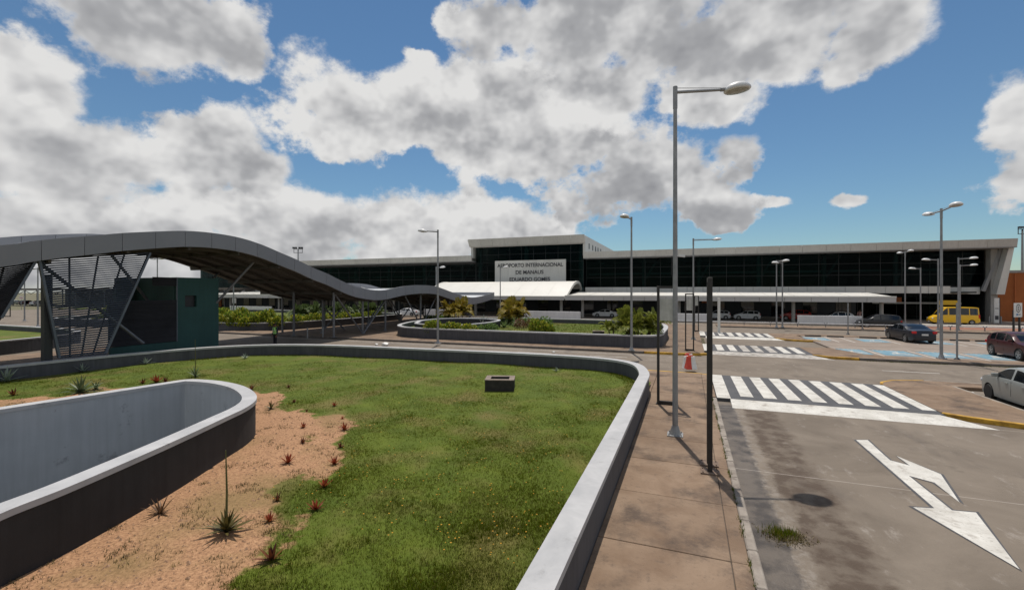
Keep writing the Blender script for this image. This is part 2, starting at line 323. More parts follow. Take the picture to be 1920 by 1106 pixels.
# slab: dark mould blotches on pinkish concrete
def lawn_mat():
    m = mat('lawn', (.060, .092, .003), (.098, .128, .006), .8, 1., .5, 60, dist=.6, contrast=1.2)
    nt = m.node_tree; N = nt.nodes; L = nt.links; b = N['Principled BSDF']
    old = b.inputs['Base Color'].links[0].from_socket
    geo = [n for n in N if n.bl_idname == 'ShaderNodeNewGeometry'][0]
    at = N.new('ShaderNodeAttribute'); at.attribute_name = 'soil'
    n1 = N.new('ShaderNodeTexNoise'); n1.inputs['Scale'].default_value = 1.6; n1.inputs['Detail'].default_value = 9; n1.inputs['Roughness'].default_value = .7
    L.new(geo.outputs['Position'], n1.inputs['Vector'])
    n3 = N.new('ShaderNodeTexNoise'); n3.inputs['Scale'].default_value = 21; n3.inputs['Detail'].default_value = 8; n3.inputs['Roughness'].default_value = .75
    L.new(geo.outputs['Position'], n3.inputs['Vector'])
    sc = N.new('ShaderNodeValToRGB'); cr = sc.color_ramp
    cr.elements[0].position = .32; cr.elements[0].color = (.12, .065, .035, 1); cr.elements[1].position = .68; cr.elements[1].color = (.50, .30, .165, 1)
    e = cr.elements.new(.5); e.color = (.345, .188, .098, 1)
    L.new(n3.outputs[0], sc.inputs[0])
    ad = N.new('ShaderNodeMath'); ad.operation = 'MULTIPLY_ADD'; L.new(n1.outputs[0], ad.inputs[0]); ad.inputs[1].default_value = 1.5; ad.inputs[2].default_value = -.75
    a2 = N.new('ShaderNodeMath'); a2.operation = 'ADD'; L.new(at.outputs['Fac'], a2.inputs[0]); L.new(ad.outputs[0], a2.inputs[1])
    mr = N.new('ShaderNodeMapRange'); mr.interpolation_type = 'SMOOTHSTEP'; L.new(a2.outputs[0], mr.inputs[0]); mr.inputs[1].default_value = .38; mr.inputs[2].default_value = .62
    mx = N.new('ShaderNodeMix'); mx.data_type = 'RGBA'; L.new(mr.outputs[0], mx.inputs[0]); L.new(old, mx.inputs[6]); L.new(sc.outputs[0], mx.inputs[7])
    # dry, thin patches in the turf
    n4 = N.new('ShaderNodeTexNoise'); n4.inputs['Scale'].default_value = .55; n4.inputs['Detail'].default_value = 7; L.new(geo.outputs['Position'], n4.inputs['Vector'])
    m4 = N.new('ShaderNodeMapRange'); L.new(n4.outputs[0], m4.inputs[0]); m4.inputs[1].default_value = .50; m4.inputs[2].default_value = .66; m4.inputs[4].default_value = .6
    mz = N.new('ShaderNodeMix'); mz.data_type = 'RGBA'; L.new(m4.outputs[0], mz.inputs[0]); L.new(mx.outputs[2], mz.inputs[6]); mz.inputs[7].default_value = (.17, .125, .042, 1)
    L.new(mz.outputs[2], b.inputs['Base Color'])
lawn_mat()

# ------------------------------------------------------------------ mesh builder
class MB:
    def __init__(s): s.v = []; s.f = []
    def add(s, vs, fs):
        o = len(s.v); s.v += [tuple(v) for v in vs]; s.f += [tuple(i+o for i in f) for f in fs]; return s
    def box(s, c, d, rz=0., ry=0.):
        x, y, z = d[0]/2, d[1]/2, d[2]/2
        m = Matrix.Rotation(rz, 4, 'Z') @ Matrix.Rotation(ry, 4, 'Y')
        vs = [Vector(c)+m @ Vector((a*x, b*y, e*z)) for e in (-1, 1) for a, b in ((-1, -1), (1, -1), (1, 1), (-1, 1))]
        return s.add(vs, [(3, 2, 1, 0), (4, 5, 6, 7), (0, 1, 5, 4), (1, 2, 6, 5), (2, 3, 7, 6), (3, 0, 4, 7)])
    def bb(s, x0, x1, y0, y1, z0, z1):
        return s.box(((x0+x1)/2, (y0+y1)/2, (z0+z1)/2), (abs(x1-x0), abs(y1-y0), abs(z1-z0)))
    def bar(s, a, b, w, h, up=(0, 0, 1)):
        a, b = Vector(a), Vector(b); d = (b-a).normalized(); u = Vector(up)
        if abs(d.dot(u)) > .98: u = Vector((0, 1, 0))
        r = d.cross(u).normalized(); u = r.cross(d)
        vs = [p+r*i*w/2+u*j*h/2 for p in (a, b) for i, j in ((-1, -1), (1, -1), (1, 1), (-1, 1))]
        return s.add(vs, [(0, 1, 2, 3), (7, 6, 5, 4), (0, 4, 5, 1), (1, 5, 6, 2), (2, 6, 7, 3), (3, 7, 4, 0)])
    def tube(s, a, b, r1, r2=None, n=10, cap=True):
        r2 = r1 if r2 is None else r2
        a, b = Vector(a), Vector(b); d = (b-a).normalized(); u = Vector((0, 0, 1)) if abs(d.z) < .95 else Vector((1, 0, 0))
        x = d.cross(u).normalized(); y = d.cross(x)
        vs = [p+(x*math.cos(t)+y*math.sin(t))*r for p, r in ((a, r1), (b, r2)) for t in [2*math.pi*i/n for i in range(n)]]
        fs = [(i, (i+1) % n, n+(i+1) % n, n+i) for i in range(n)]
        if cap: fs += [tuple(range(n))[::-1], tuple(range(n, 2*n))]
        return s.add(vs, fs)
    def path(s, pts, rad, n=8):
        for i in range(len(pts)-1):
            s.tube(pts[i], pts[i+1], rad[i] if isinstance(rad, (list, tuple)) else rad, rad[i+1] if isinstance(rad, (list, tuple)) else rad, n)
        return s
    def lathe(s, prof, n=20, c=(0, 0, 0), sy=1., mtx=None):
        vs = []; mtx = mtx or Matrix()
        for r, z in prof:
            for i in range(n):
                t = 2*math.pi*i/n; vs.append(Vector(c)+mtx @ Vector((r*math.cos(t), r*math.sin(t)*sy, z)))
        fs = [(k*n+i, k*n+(i+1) % n, (k+1)*n+(i+1) % n, (k+1)*n+i) for k in range(len(prof)-1) for i in range(n)]
        fs += [tuple(range(n))[::-1], tuple(range((len(prof)-1)*n, len(prof)*n))]
        return s.add(vs, fs)
    def prism(s, poly, z0, z1):
        n = len(poly); a = sum(poly[i][0]*poly[(i+1) % n][1]-poly[(i+1) % n][0]*poly[i][1] for i in range(n))
        if a < 0: poly = poly[::-1]
        vs = [(p[0], p[1], z0) for p in poly]+[(p[0], p[1], z1) for p in poly]
        return s.add(vs, [tuple(range(n))[::-1], tuple(range(n, 2*n))]+[(i, (i+1) % n, n+(i+1) % n, n+i) for i in range(n)])
    def sheet(s, poly, z):
        n = len(poly); a = sum(poly[i][0]*poly[(i+1) % n][1]-poly[(i+1) % n][0]*poly[i][1] for i in range(n))
        if a < 0: poly = poly[::-1]
        return s.add([(p[0], p[1], z) for p in poly], [tuple(range(n))])
    def mesh(s, name, smooth=None, off=(0, 0, 0)):
        me = bpy.data.meshes.new(name); o = Vector(off)
        me.from_pydata([tuple(Vector(v)-o) for v in s.v], [], s.f); me.update()
        if smooth is not None:
            me.polygons.foreach_set('use_smooth', [True]*len(me.polygons)); me.set_sharp_from_angle(angle=R(smooth))
        return me
    def build(s, name, m, parent=None, smooth=None, bevel=0., world=True):
        off = parent_loc(parent) if (parent is not None and world) else (0, 0, 0)
        me = s.mesh(name, smooth, off); me.materials.append(MT[m])
        if bevel: bev(me, bevel)
        o = bpy.data.objects.new(name, me); C.objects.link(o); o.parent = parent
        return o
def bev(me, w):
    b = bmesh.new(); b.from_mesh(me); bmesh.ops.bevel(b, geom=b.edges[:], offset=w, segments=1, affect='EDGES', clamp_overlap=True); b.to_mesh(me); b.free()
def parent_loc(p):
    l = Vector()
    while p is not None: l += p.location; p = p.parent
    return l
def tag(o, label=None, cat=None, group=None, kind=None):
    if label: o['label'] = label
    if cat: o['category'] = cat
    if group: o['group'] = group
    if kind: o['kind'] = kind
    return o
def thing(name, label, cat, loc=(0, 0, 0), rz=0., group=None):
    o = bpy.data.objects.new(name, None); C.objects.link(o); o.location = loc; o.rotation_euler = (0, 0, rz); o.empty_display_size = .2
    return tag(o, label, cat, group)
def struct(name, mb, m, parent=None, **k):
    o = mb.build(name, m, parent, **k)
    if parent is None: o['kind'] = 'structure'
    return o
def inst(name, me, parent, loc=(0, 0, 0), rot=(0, 0, 0), sc=(1, 1, 1)):
    o = bpy.data.objects.new(name, me); C.objects.link(o); o.parent = parent; o.location = loc; o.rotation_euler = rot; o.scale = sc; return o
def copy_tree(o, parent=None):
    c = o.copy(); C.objects.link(c); c.parent = parent
    for ch in list(o.children): copy_tree(ch, c)
    return c
def spline(pts, n=8, closed=False):
    out = []; m = len(pts)
    for i in range(m if closed else m-1):
        g = lambda k: Vector(pts[k % m] if closed else pts[max(0, min(m-1, k))])
        p0, p1, p2, p3 = g(i-1), g(i), g(i+1), g(i+2)
        for j in range(n):
            t = j/n
            out.append(.5*((2*p1)+(p2-p0)*t+(2*p0-5*p1+4*p2-p3)*t*t+(3*p1-p0-3*p2+p3)*t**3))
    if not closed: out.append(Vector(pts[-1]))
    return out
def offset(pts, d, closed=False):
    out = []; m = len(pts)
    for i, p in enumerate(pts):
        a = pts[(i-1) % m] if (closed or i > 0) else p; b = pts[(i+1) % m] if (closed or i < m-1) else p
        t = Vector((b[0]-a[0], b[1]-a[1])).normalized(); out.append(Vector((p[0]-t.y*d, p[1]+t.x*d)))
    return out
def ribbon_wall(path, th, z0, z1, closed=False):
    l = offset(path, th/2, closed); r = offset(path, -th/2, closed); n = len(path); mb = MB()
    vs = []
    for a, b in zip(l, r): vs += [(a.x, a.y, z0), (a.x, a.y, z1), (b.x, b.y, z1), (b.x, b.y, z0)]
    fs = []
    for i in range(n if closed else n-1):
        j = (i+1) % n
        for k in range(4): fs.append((i*4+k, i*4+(k+1) % 4, j*4+(k+1) % 4, j*4+k))
    if not closed: fs += [(3, 2, 1, 0), ((n-1)*4, (n-1)*4+1, (n-1)*4+2, (n-1)*4+3)]
    mb.add(vs, [f[::-1] for f in fs]); return mb
def inside(x, y, poly):
    c = False; n = len(poly); j = n-1
    for i in range(n):
        xi, yi = poly[i][0], poly[i][1]; xj, yj = poly[j][0], poly[j][1]
        if (yi > y) != (yj > y) and x < (xj-xi)*(y-yi)/(yj-yi)+xi: c = not c
        j = i
    return c
def dist_poly(x, y, poly):
    b = 1e9
    for i in range(len(poly)):
        ax, ay = poly[i-1][0], poly[i-1][1]; bx, by = poly[i][0], poly[i][1]
        dx, dy = bx-ax, by-ay; t = max(0, min(1, ((x-ax)*dx+(y-ay)*dy)/(dx*dx+dy*dy+1e-9)))
        b = min(b, math.hypot(x-ax-t*dx, y-ay-t*dy))
    return b
#@@SETTING
# ------------------------------------------------------------------ the setting: ground, road, pavements
def holed(x0, x1, y0, y1, z):     # a sheet with an opening under the near planter (the stairwell goes down there)
    hx0, hx1, hy0, hy1 = -28., -1.5, -6.5, 21.; b = MB()
    for q in ((x0, hx0, y0, y1), (hx1, x1, y0, y1), (hx0, hx1, y0, hy0), (hx0, hx1, hy1, y1)): b.sheet([(q[0], q[2]), (q[1], q[2]), (q[1], q[3]), (q[0], q[3])], z)
    return b
struct('ground', holed(-1500, 1500, -600, 2400, -.06), 'ground')
road = struct('road', holed(-140, 90, -12, 67, 0.), 'road')
struct('forecourt', MB().bb(-140, 90, 67, 140, -.05, .02), 'lot')

def kerb_line(pts, parent, m, name='kerb', w=.16, z=.152, side=1):
    return ribbon_wall([Vector((p[0], p[1])) for p in pts], w, -.02, z).build(name, m, parent, bevel=.015)
# near pavement beside the planter, made of cast slabs
sw = struct('sidewalk', MB().bb(-1.40, .86, -6, 24.2, -.02, .10), 'kerb_dark')
ys = [-6.0, -4.1, -2.1, -.2, 1.75, 3.7, 5.6, 7.55, 9.5, 11.45, 13.2, 15.15, 17.1, 19.2, 21.4, 23.0, 24.28]
for i in range(len(ys)-1):
    MB().bb(-1.395, .60, ys[i]+.008, ys[i+1]-.008, .09, .15+random.uniform(-.003, .003)).build('slab', 'slab', sw, bevel=.008)
for i in range(len(ys)-1):
    MB().bb(.612, .855, ys[i]+.006, ys[i+1]-.006, .09, .151+random.uniform(-.003, .003)).build('slab', 'slab', sw, bevel=.008)
yk = -6.
while yk < 18.9:
    MB().bb(.862, 1.02, yk+.006, min(yk+1.0, 19.1)-.006, -.02, .155+random.uniform(-.005, .004)).build('kerbstone', 'kerb', sw, bevel=.02); yk += 1.
MB().bb(.862, 1.0, 19.11, 24.28, .0, .149).build('kerb_edge', 'slab', sw)
corner = [Vector((-2.2, 24.35)), Vector((-.4, 24.35)), Vector((.5, 24.3)), Vector((1.05, 24.0))]
kerb_line(corner, sw, 'yellow_paint', w=.1, z=.157)
# strip round the far end of the planter and the walkway floor on the left
stp = [(-1.41, 24.28), (-1.41, 18), (-4, 22), (-20, 22), (-27, 18), (-27.5, -6), (-40, -6), (-40, 24.28)]
sw2 = struct('walkway_floor', MB().prism(stp, -.02, .148), 'slab')
# far pavement with the second planter
fs = [(1.02, 32.5), (.6, 32.05), (-.5, 31.95), (-20, 31.9), (-44, 31.9), (-44, 60), (1.02, 60)]
sw3 = struct('far_sidewalk', MB().prism(fs, -.02, .148), 'slab')
kerb_line([(-44, 31.85), (-20, 31.85), (-2.8, 31.87)], sw3, 'kerb_dark')
kerb_line([(-2.75, 31.87), (-.5, 31.9), (.6, 32.0), (1.1, 32.5)], sw3, 'yellow_paint')
for yy in range(34, 60, 2): MB().bb(-1.35, .95, yy, yy+.02, .149, .1505).build('joint', 'kerb_dark', sw3)
for xx in range(-40, 0, 3): MB().bb(xx, xx+.03, 31.98, 33.3, .149, .1505).build('joint', 'kerb_dark', sw3)
MB().bb(-6.6, -5.6, 32.3, 32.8, .149, .153).build('drain_cover', 'rusty', sw3)

# raised crossings
def crossing(y0, y1, ramp0, ramp1, xr, worn):
    x0 = 1.03
    t = struct('raised_crossing', MB().bb(x0, xr, y0, y1, -.02, .128), 'dark_paint')
    mb = MB()
    mb.add([(1.5, y0-.01, .126), (xr-.15, y0-.01, .126), (xr+.9, ramp0, .004), (1.5, ramp0, .004), (1.5, y0-.01, -.02), (xr-.15, y0-.01, -.02), (xr+.9, ramp0, -.02), (1.5, ramp0, -.02)],
           [(3, 2, 1, 0), (0, 4, 7, 3), (1, 2, 6, 5), (2, 3, 7, 6)])
    mb.build('ramp', 'worn_white' if worn else 'white_paint', t)
    MB().add([(x0, y1+.01, .126), (xr, y1+.01, .126), (xr, ramp1, .006), (x0, ramp1, .006)], [(0, 1, 2, 3)]).build('ramp', 'white_paint', t)
    m = MB().bb(x0+.01, 1.52, y0+.005, y1-.01, .126, .133).build('stripe', 'white_paint', t)
    k = 0; x = 1.90
    while x+.3 < xr:
        MB().bb(x, min(x+.45, xr-.01), y0+.55, y1-.12, .126, .133).build('stripe', 'worn_white' if (worn and k in (2, 3, 4)) else 'white_paint', t)
        x += .80; k += 1
    return t
crossing(19.1, 24.3, 18.15, 24.95, 7.9, False)
crossing(33.9, 38.2, 33.0, 38.8, 7.5, True)
crossing(45.2, 49.6, 44.4, 50.2, 7.1, False)

# island in front of the silver car
isl = [(7.91, 19.45), (8.4, 19.15), (9.6, 18.66), (11.5, 18.25), (24, 17.6), (24, 19.0), (10.72, 20.6), (10.62, 24.9), (24, 24.9), (24, 26.1), (10, 26.05), (8.7, 25.6), (8.05, 24.9), (7.91, 24.2)]
i1 = struct('traffic_island', MB().prism(isl, -.02, .142), 'slab')
kerb_line([(7.93, 19.4), (8.4, 19.1), (9.6, 18.6), (11.5, 18.2), (24, 17.55)], i1, 'yellow_paint', z=.152, w=.17)
kerb_line([(7.91, 24.4), (8.08, 24.95), (8.7, 25.65), (10, 26.1)], i1, 'yellow_paint', w=.12)
kerb_line([(10.05, 26.1), (24, 26.15)], i1, 'kerb', w=.12)
kerb_line([(10.68, 20.6), (10.58, 24.95)], i1, 'kerb', w=.12, z=.15)
# strip before the parking lot, and the lot
lot = struct('parking_lot', MB().bb(9.6, 80, 34.0, 48.6, -.02, .118), 'lot')
i2p = [(7.5, 38.3), (7.5, 34.1), (8.2, 33.6), (9.7, 33.45), (80, 34.2), (80, 35.0), (12, 34.75), (10.6, 35.6), (9.5, 38.6)]
i2 = struct('traffic_island', MB().prism(i2p, -.02, .145), 'slab')
kerb_line([(7.45, 34.15), (8.2, 33.55), (9.7, 33.4)], i2, 'yellow_paint')
kerb_line([(9.75, 33.4), (12.2, 33.42), (80, 34.15)], i2, 'kerb_dark')
i3p = [(7.1, 49.7), (7.1, 45.3), (7.9, 44.4), (9.2, 43.9), (10.2, 44.3), (9.4, 45.4), (9.3, 48.7), (80, 48.7), (80, 50.2), (9, 50.2)]
i3 = struct('traffic_island', MB().prism(i3p, -.02, .145), 'slab')
kerb_line([(7.05, 45.3), (7.85, 44.35), (9.2, 43.85), (10.2, 44.2)], i3, 'yellow_paint')
kerb_line([(9, 50.25), (80, 50.25)], i3, 'kerb_dark')
def lines(rs, z, par, nm, m):
    for (x0, x1, y0, y1) in rs: MB().bb(x0, x1, y0, y1, z-.01, z).build(nm, m, par)
lines([(9.05+2.5*k-.05, 9.05+2.5*k+.05, 34.9, 38.9) for k in range(1, 9)], .122, lot, 'bay_line', 'thin_white')
lines([(11.35+4.*k+o-.05, 11.35+4.*k+o+.05, 43.7, 47.9) for k in range(0, 6) for o in (0, 1.1)], .122, lot, 'bay_line', 'thin_white')
lines([(9.7, 40, 39.6, 39.68)], .122, lot, 'bay_line', 'thin_white')
def wheelchair(x, y, s, z, par):
    b = MB()
    b.lathe([(.16*s, z), (.16*s, z+.004)], 14, (x+.1*s, y+1.02*s, 0))
    b.sheet([(x-.05*s, y+.2*s), (x+.14*s, y+.2*s), (x+.2*s, y+.86*s), (x+.02*s, y+.86*s)], z+.004)
    b.sheet([(x+.02*s, y+.46*s), (x+.55*s, y+.50*s), (x+.55*s, y+.62*s), (x+.02*s, y+.60*s)], z+.0043)
    b.sheet([(x+.06*s, y+.22*s), (x+.62*s, y+.22*s), (x+.62*s, y+.36*s), (x+.06*s, y+.36*s)], z+.0046)
    b.sheet([(x+.5*s, y+.34*s), (x+.62*s, y+.36*s), (x+.78*s, y-.28*s), (x+.64*s, y-.3*s)], z+.0049)
    n = 14
    for i in range(n):
        a0, a1 = R(130+200*i/n), R(130+200*(i+1)/n)
        q = lambda a, r: (x+.12*s+r*s*math.cos(a), y+.05*s+r*s*math.sin(a))
        b.sheet([q(a0, .5), q(a1, .5), q(a1, .36), q(a0, .36)], z+.0052)
    return b.build('wheelchair_symbol', 'white_paint', par)
for k in range(6):
    x = 9.05+2.5*k+.25
    if k: pass
    o = MB().bb(x, x+1.9, 35.7, 38.6, .112, .122).build('blue_square', 'blue_paint', lot); wheelchair(x+1.0, 36.6, .95, .123, lot)
    for j in range(7): MB().bb(x+.1+.26*j, x+.2+.26*j, 38.35, 38.55, .121, .1245).build('dash', 'worn_white', lot)
for k in range(5):
    x = 9.3+4.*k
    if 14.9 < x < 18.4: x -= .0
    MB().bb(x, x+1.8, 44.6, 47.0, .112, .122).build('blue_square', 'blue_paint', lot); wheelchair(x+.9, 45.3, .85, .123, lot)
for i, x in enumerate([9.9, 11.6, 14.0, 15.5, 20.2, 21.8, 24.0, 25.6]):
    tag(MB().prism([(x, 48.05), (x+1.25, 48.05), (x+1.25, 48.25), (x, 48.25)], .118, .235).build('wheel_stop', 'rubber', bevel=.03),
        'low black wheel stop bar at the head of a marked parking bay', 'wheel stop', 'wheel stops in the parking lot')
# lane dashes on the cross road and lines on the farther road
lines([(x, x+2.4, 29.5, 29.62) for x in (9.6, 14.0, 18.6, -6, -11)], .005, road, 'lane_dash', 'thin_white')
lines([(9, 70, 52.0, 52.1), (-40, -2, 30.9, 30.98)], .005, road, 'edge_line', 'thin_white')
b = MB(); n = 18
for i in range(n):
    a0, a1 = R(100+80*i/n), R(100+80*(i+1)/n); q = lambda a, r: (4.3+r*math.cos(a), 51.0+r*math.sin(a))
    b.sheet([q(a0, 3.2), q(a1, 3.2), q(a1, 3.08), q(a0, 3.08)], .005)
b.build('curved_line', 'thin_white', road)
i4 = struct('road_verge', MB().bb(3.2, 90, 58.5, 62.2, -.02, .14), 'slab')
kerb_line([(3.2, 58.45), (90, 58.45)], i4, 'kerb_dark')
struct('drop_off_pavement', MB().bb(-120, 24.5, 65.5, 86, -.02, .14), 'kerb')
struct('brown_paving', MB().bb(24.6, 60, 63.5, 69.5, -.02, .045), 'brown_pave')
lines([(26, 44, 71.2, 72.6)], .05, road, 'white_band', 'white_paint')
# lane arrow with dark outline
ar = [(1605, 825), (1627, 825), (1652, 848), (1669, 863), (1706, 873), (1681, 855), (1764, 889), (1800, 943), (1752, 905), (1704, 892), (1785, 957), (1830, 961), (1912, 1068), (1712, 951), (1752, 953)]
arp = [P(x, y) for x, y in ar]
am = MB().sheet([(p.x, p.y) for p in arp], .010).build('arrow_marking', 'white_paint', road)
cen = sum(((p.xy) for p in arp), Vector((0, 0)))/len(arp)
sa = sum(arp[i].x*arp[(i+1) % 15].y-arp[(i+1) % 15].x*arp[i].y for i in range(15))
sg = -.05 if sa > 0 else .05
def poly_offset(pts, d):
    out = []; n = len(pts)
    for i in range(n):
        a, p, c = pts[i-1], pts[i], pts[(i+1) % n]
        t1 = Vector((p.x-a.x, p.y-a.y)).normalized(); t2 = Vector((c.x-p.x, c.y-p.y)).normalized()
        n1 = Vector((-t1.y, t1.x)); n2 = Vector((-t2.y, t2.x)); m = (n1+n2)
        if m.length < .3: m = n1+t1
        else: m = m/(max(.45, m.length_squared/2))
        out.append((p.x+m.x*d, p.y+m.y*d))
    return out
MB().sheet(poly_offset(arp, sg), .005).build('arrow_outline', 'dark_paint', road)

# ------------------------------------------------------------------ planter beside the camera
GZ = .25
pl1 = spline([Vector(p) for p in [(-1.58, -7), (-1.58, 2), (-1.58, 10), (-1.60, 16.5), (-1.70, 19.4), (-2.5, 21.7), (-4.6, 22.75), (-9, 22.9), (-15, 22.55), (-20.5, 22.1), (-24, 21.0), (-26.3, 18.9), (-27.6, 15.5), (-28.3, 11), (-28.6, 3), (-28.6, -7)]], 8)
t = thing('planter_wall', 'long low dark grey wall with pale coping curving around the near lawn', 'wall', (-1.58, 8, 0))
ribbon_wall(pl1, .36, -.02, .80).build('wall', 'wall_shade_paint', t, smooth=40)
ribbon_wall(pl1, .40, .802, .90).build('coping', 'coping', t, smooth=40)
# oval stairwell parapet
ov_px = [(-260, 1110), (-120, 1024), (0, 962), (120, 915), (240, 864), (340, 820), (420, 783), (462, 763), (480, 748), (476, 735), (455, 723), (420, 715), (385, 711.5), (350, 711), (300, 718), (200, 733), (100, 748), (0, 763), (-200, 795)]
OZ = 1.25
ov = [P(x, y, OZ).xy for x, y in ov_px]
ovs = spline(ov, 6)
ovc = offset(ovs, .17)   # centre line, to the inside (path runs anticlockwise as seen)
t = thing('stairwell_parapet', 'large rounded grey parapet around an open stairwell in bare soil', 'parapet', (ov[8].x, ov[8].y, GZ))
cx = sum(p.x for p in ovs)/len(ovs)
sgn = 1 if abs(ovc[10].x-cx) < abs(ovs[10].x-cx) else -1
ovc = offset(ovs, .17*sgn)
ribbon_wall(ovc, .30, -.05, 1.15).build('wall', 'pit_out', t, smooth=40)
ribbon_wall(ovc, .36, 1.152, OZ).build('coping', 'coping', t, smooth=40)
ovi = offset(ovs, .325*sgn)
lin = MB(); nn = len(ovi)
lin.add([(p.x, p.y, -7.) for p in ovi]+[(p.x, p.y, 1.15) for p in ovi], [(i+1, i, nn+i, nn+i+1) for i in range(nn-1)])
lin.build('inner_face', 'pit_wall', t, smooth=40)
MB().sheet([(p.x, p.y) for p in ovi], -7.).build('floor', 'pit_wall', t)
ov_poly = [(p.x, p.y) for p in ovs]
# lawn sheet with bare soil round the parapet
pl_poly = [(p.x, p.y) for p in pl1]
def soil_amt(x, y):
    d = dist_poly(x, y, ov_poly[:-1])
    lim = 2.0+.5*math.sin(x*1.3+y*.7)+.4*math.sin(y*2.1-x*.4)+.35*math.sin(x*4.1+y*3.3)+max(0, 6.5-y)*.42
    lim += 4.6*max(0., min(1., (-13.5-x)/2.))*max(0., min(1., (13.-y)/1.5))
    return max(0., min(1., (lim-d)/1.5+.5))
gx = np.arange(-30, -1.2, .3); gy = np.arange(-7, 23.4, .3)
soil = np.zeros((len(gx), len(gy)))
for i, x in enumerate(gx):
    for j, y in enumerate(gy): soil[i, j] = soil_amt(x, y)
vs = [(x, y, GZ+.03*math.sin(x*1.1)*math.sin(y*.9)) for x in gx for y in gy]; ny = len(gy)
ins = [[inside(x, y, pl_poly) or dist_poly(x, y, pl_poly) < .12 for y in gy] for x in gx]
ino = [[inside(x, y, ov_poly) and dist_poly(x, y, ov_poly) > .35 for y in gy] for x in gx]
fs_ = []
for i in range(len(gx)-1):
    for j in range(ny-1):
        q = [(i, j), (i+1, j), (i+1, j+1), (i, j+1)]
        if any(ins[a][b_] for a, b_ in q) and not any(ino[a][b_] for a, b_ in q): fs_.append(tuple(a*ny+b_ for a, b_ in q))
lm = MB(); lm.v = vs; lm.f = fs_
lawn = struct('lawn', lm, 'lawn', smooth=80)
at = lawn.data.attributes.new('soil', 'FLOAT', 'POINT'); at.data.foreach_set('value', soil.reshape(-1))
def soil_at(x, y):
    i = int(max(0, min(len(gx)-1, round((x+30)/.3)))); j = int(max(0, min(ny-1, round((y+7)/.3)))); return soil[i, j]

# grass blades, denser towards the viewer's side
def vnoise(x, y): return .5+.25*math.sin(x*1.7+1.3*math.sin(y*.9))+.25*math.sin(y*2.3+1.1*math.sin(x*1.4))
def blades(name, pts, hmin, hmax, w, m, parent=None, lean=.5):
    n = len(pts); k = 3
    base = np.repeat(np.array(pts), k, 0); N_ = len(base)
    ang = np.random.uniform(0, 2*np.pi, N_); rad = np.random.uniform(0, .035, N_)
    base = base+np.stack([np.cos(ang)*rad, np.sin(ang)*rad, np.zeros(N_)], 1)
    h = np.random.uniform(hmin, hmax, N_); a2 = np.random.uniform(0, 2*np.pi, N_); ln = np.random.uniform(.1, lean, N_)*h
    ww = w*np.random.uniform(.6, 1.3, N_)
    dx, dy = np.cos(a2), np.sin(a2)
    v = np.zeros((N_, 3, 3))
    v[:, 0] = base+np.stack([-dy*ww, dx*ww, -np.full(N_, .01)], 1); v[:, 1] = base+np.stack([dy*ww, -dx*ww, -np.full(N_, .01)], 1)
    v[:, 2] = base+np.stack([dx*ln, dy*ln, h], 1)
    me = bpy.data.meshes.new(name); me.vertices.add(N_*3); me.vertices.foreach_set('co', v.reshape(-1))
    me.loops.add(N_*3); me.loops.foreach_set('vertex_index', np.arange(N_*3)); me.polygons.add(N_)
    me.polygons.foreach_set('loop_start', np.arange(0, N_*3, 3)); me.polygons.foreach_set('loop_total', np.full(N_, 3)); me.update(calc_edges=True)
    me.materials.append(MT[m]); o = bpy.data.objects.new(name, me); C.objects.link(o); o.parent = parent; return o
pts = []
tries = 0
while len(pts) < 170000 and tries < 1200000:
    tries += 1
    # sample by view distance so that near turf is as dense on screen as far turf
    D = 5.2*(26/5.2)**random.random(); tt = random.uniform(-1.15, .33)
    x = D*(FW[0]+RT[0]*tt); y = D*(FW[1]+RT[1]*tt)
    if x > -1.8 or y > 22.7: continue
    s_ = soil_at(x, y)
    if s_ > .62 and random.random() > .012: continue
    if s_ > .35 and random.random() > .45: continue
    v_ = vnoise(x*.8, y*.8)*.6+vnoise(x*2.3+5, y*2.1)*.4
    if random.random() > .12+v_**1.6*1.5: continue
    if y > 18 and not inside(x, y, pl_poly): continue
    if x < -24 and not inside(x, y, pl_poly): continue
    if inside(x, y, ov_poly): continue
    pts.append((x, y, GZ+.03*math.sin(x*1.1)*math.sin(y*.9)))
gr = blades('grass', pts[:138000], .014, .045, .0032, 'grass_blades')
tag(gr, 'short green turf grass covering the near lawn', 'grass', kind='stuff')
gd = blades('dry_grass', pts[138000:], .012, .045, .0036, 'dry_blades'); tag(gd, 'dry brown grass blades mixed into the near turf', 'grass', kind='stuff')
# taller tufts along the wall foot
tall = []
for i in range(3500):
    k = random.randrange(20, len(pl1)-30); p = pl1[k].lerp(pl1[k+1], random.random()); o = offset(pl1[k:k+2], .3+random.random()**2*.5)[0]
    o = o+(p-pl1[k]);
    if inside(o.x, o.y, pl_poly): tall.append((o.x, o.y, GZ))
tag(blades('tall_grass', tall, .04, .12, .005, 'grass_blades'), 'taller unmown grass along the foot of the dark planter wall', 'grass', kind='stuff')
tf = []
while len(tf) < 7000:
    q_ = random.choice(pts)
    if vnoise(q_[0]*1.9+3, q_[1]*1.6) > .62:
        for k in range(2): tf.append((q_[0]+random.gauss(0, .03), q_[1]+random.gauss(0, .03), q_[2]))
tag(blades('grass_tufts', tf, .04, .10, .004, 'grass_blades', lean=.8), 'longer uneven grass tufts standing out of the near turf', 'grass', kind='stuff')
fl = MB()
for i in range(900):
    p = random.choice(pts)
    if p[1] < 6 or p[0] < -14 and random.random() < .5: continue
    z = p[2]+random.uniform(.05, .09); s_ = random.uniform(.010, .018)
    fl.add([(p[0]+s_*math.cos(a), p[1]+s_*math.sin(a), z) for a in (0, 1.57, 3.14, 4.71)], [(0, 1, 2, 3)])
tag(fl.build('flowers', 'yellow_petals'), 'tiny yellow flowers scattered through the near turf', 'flowers', kind='stuff')
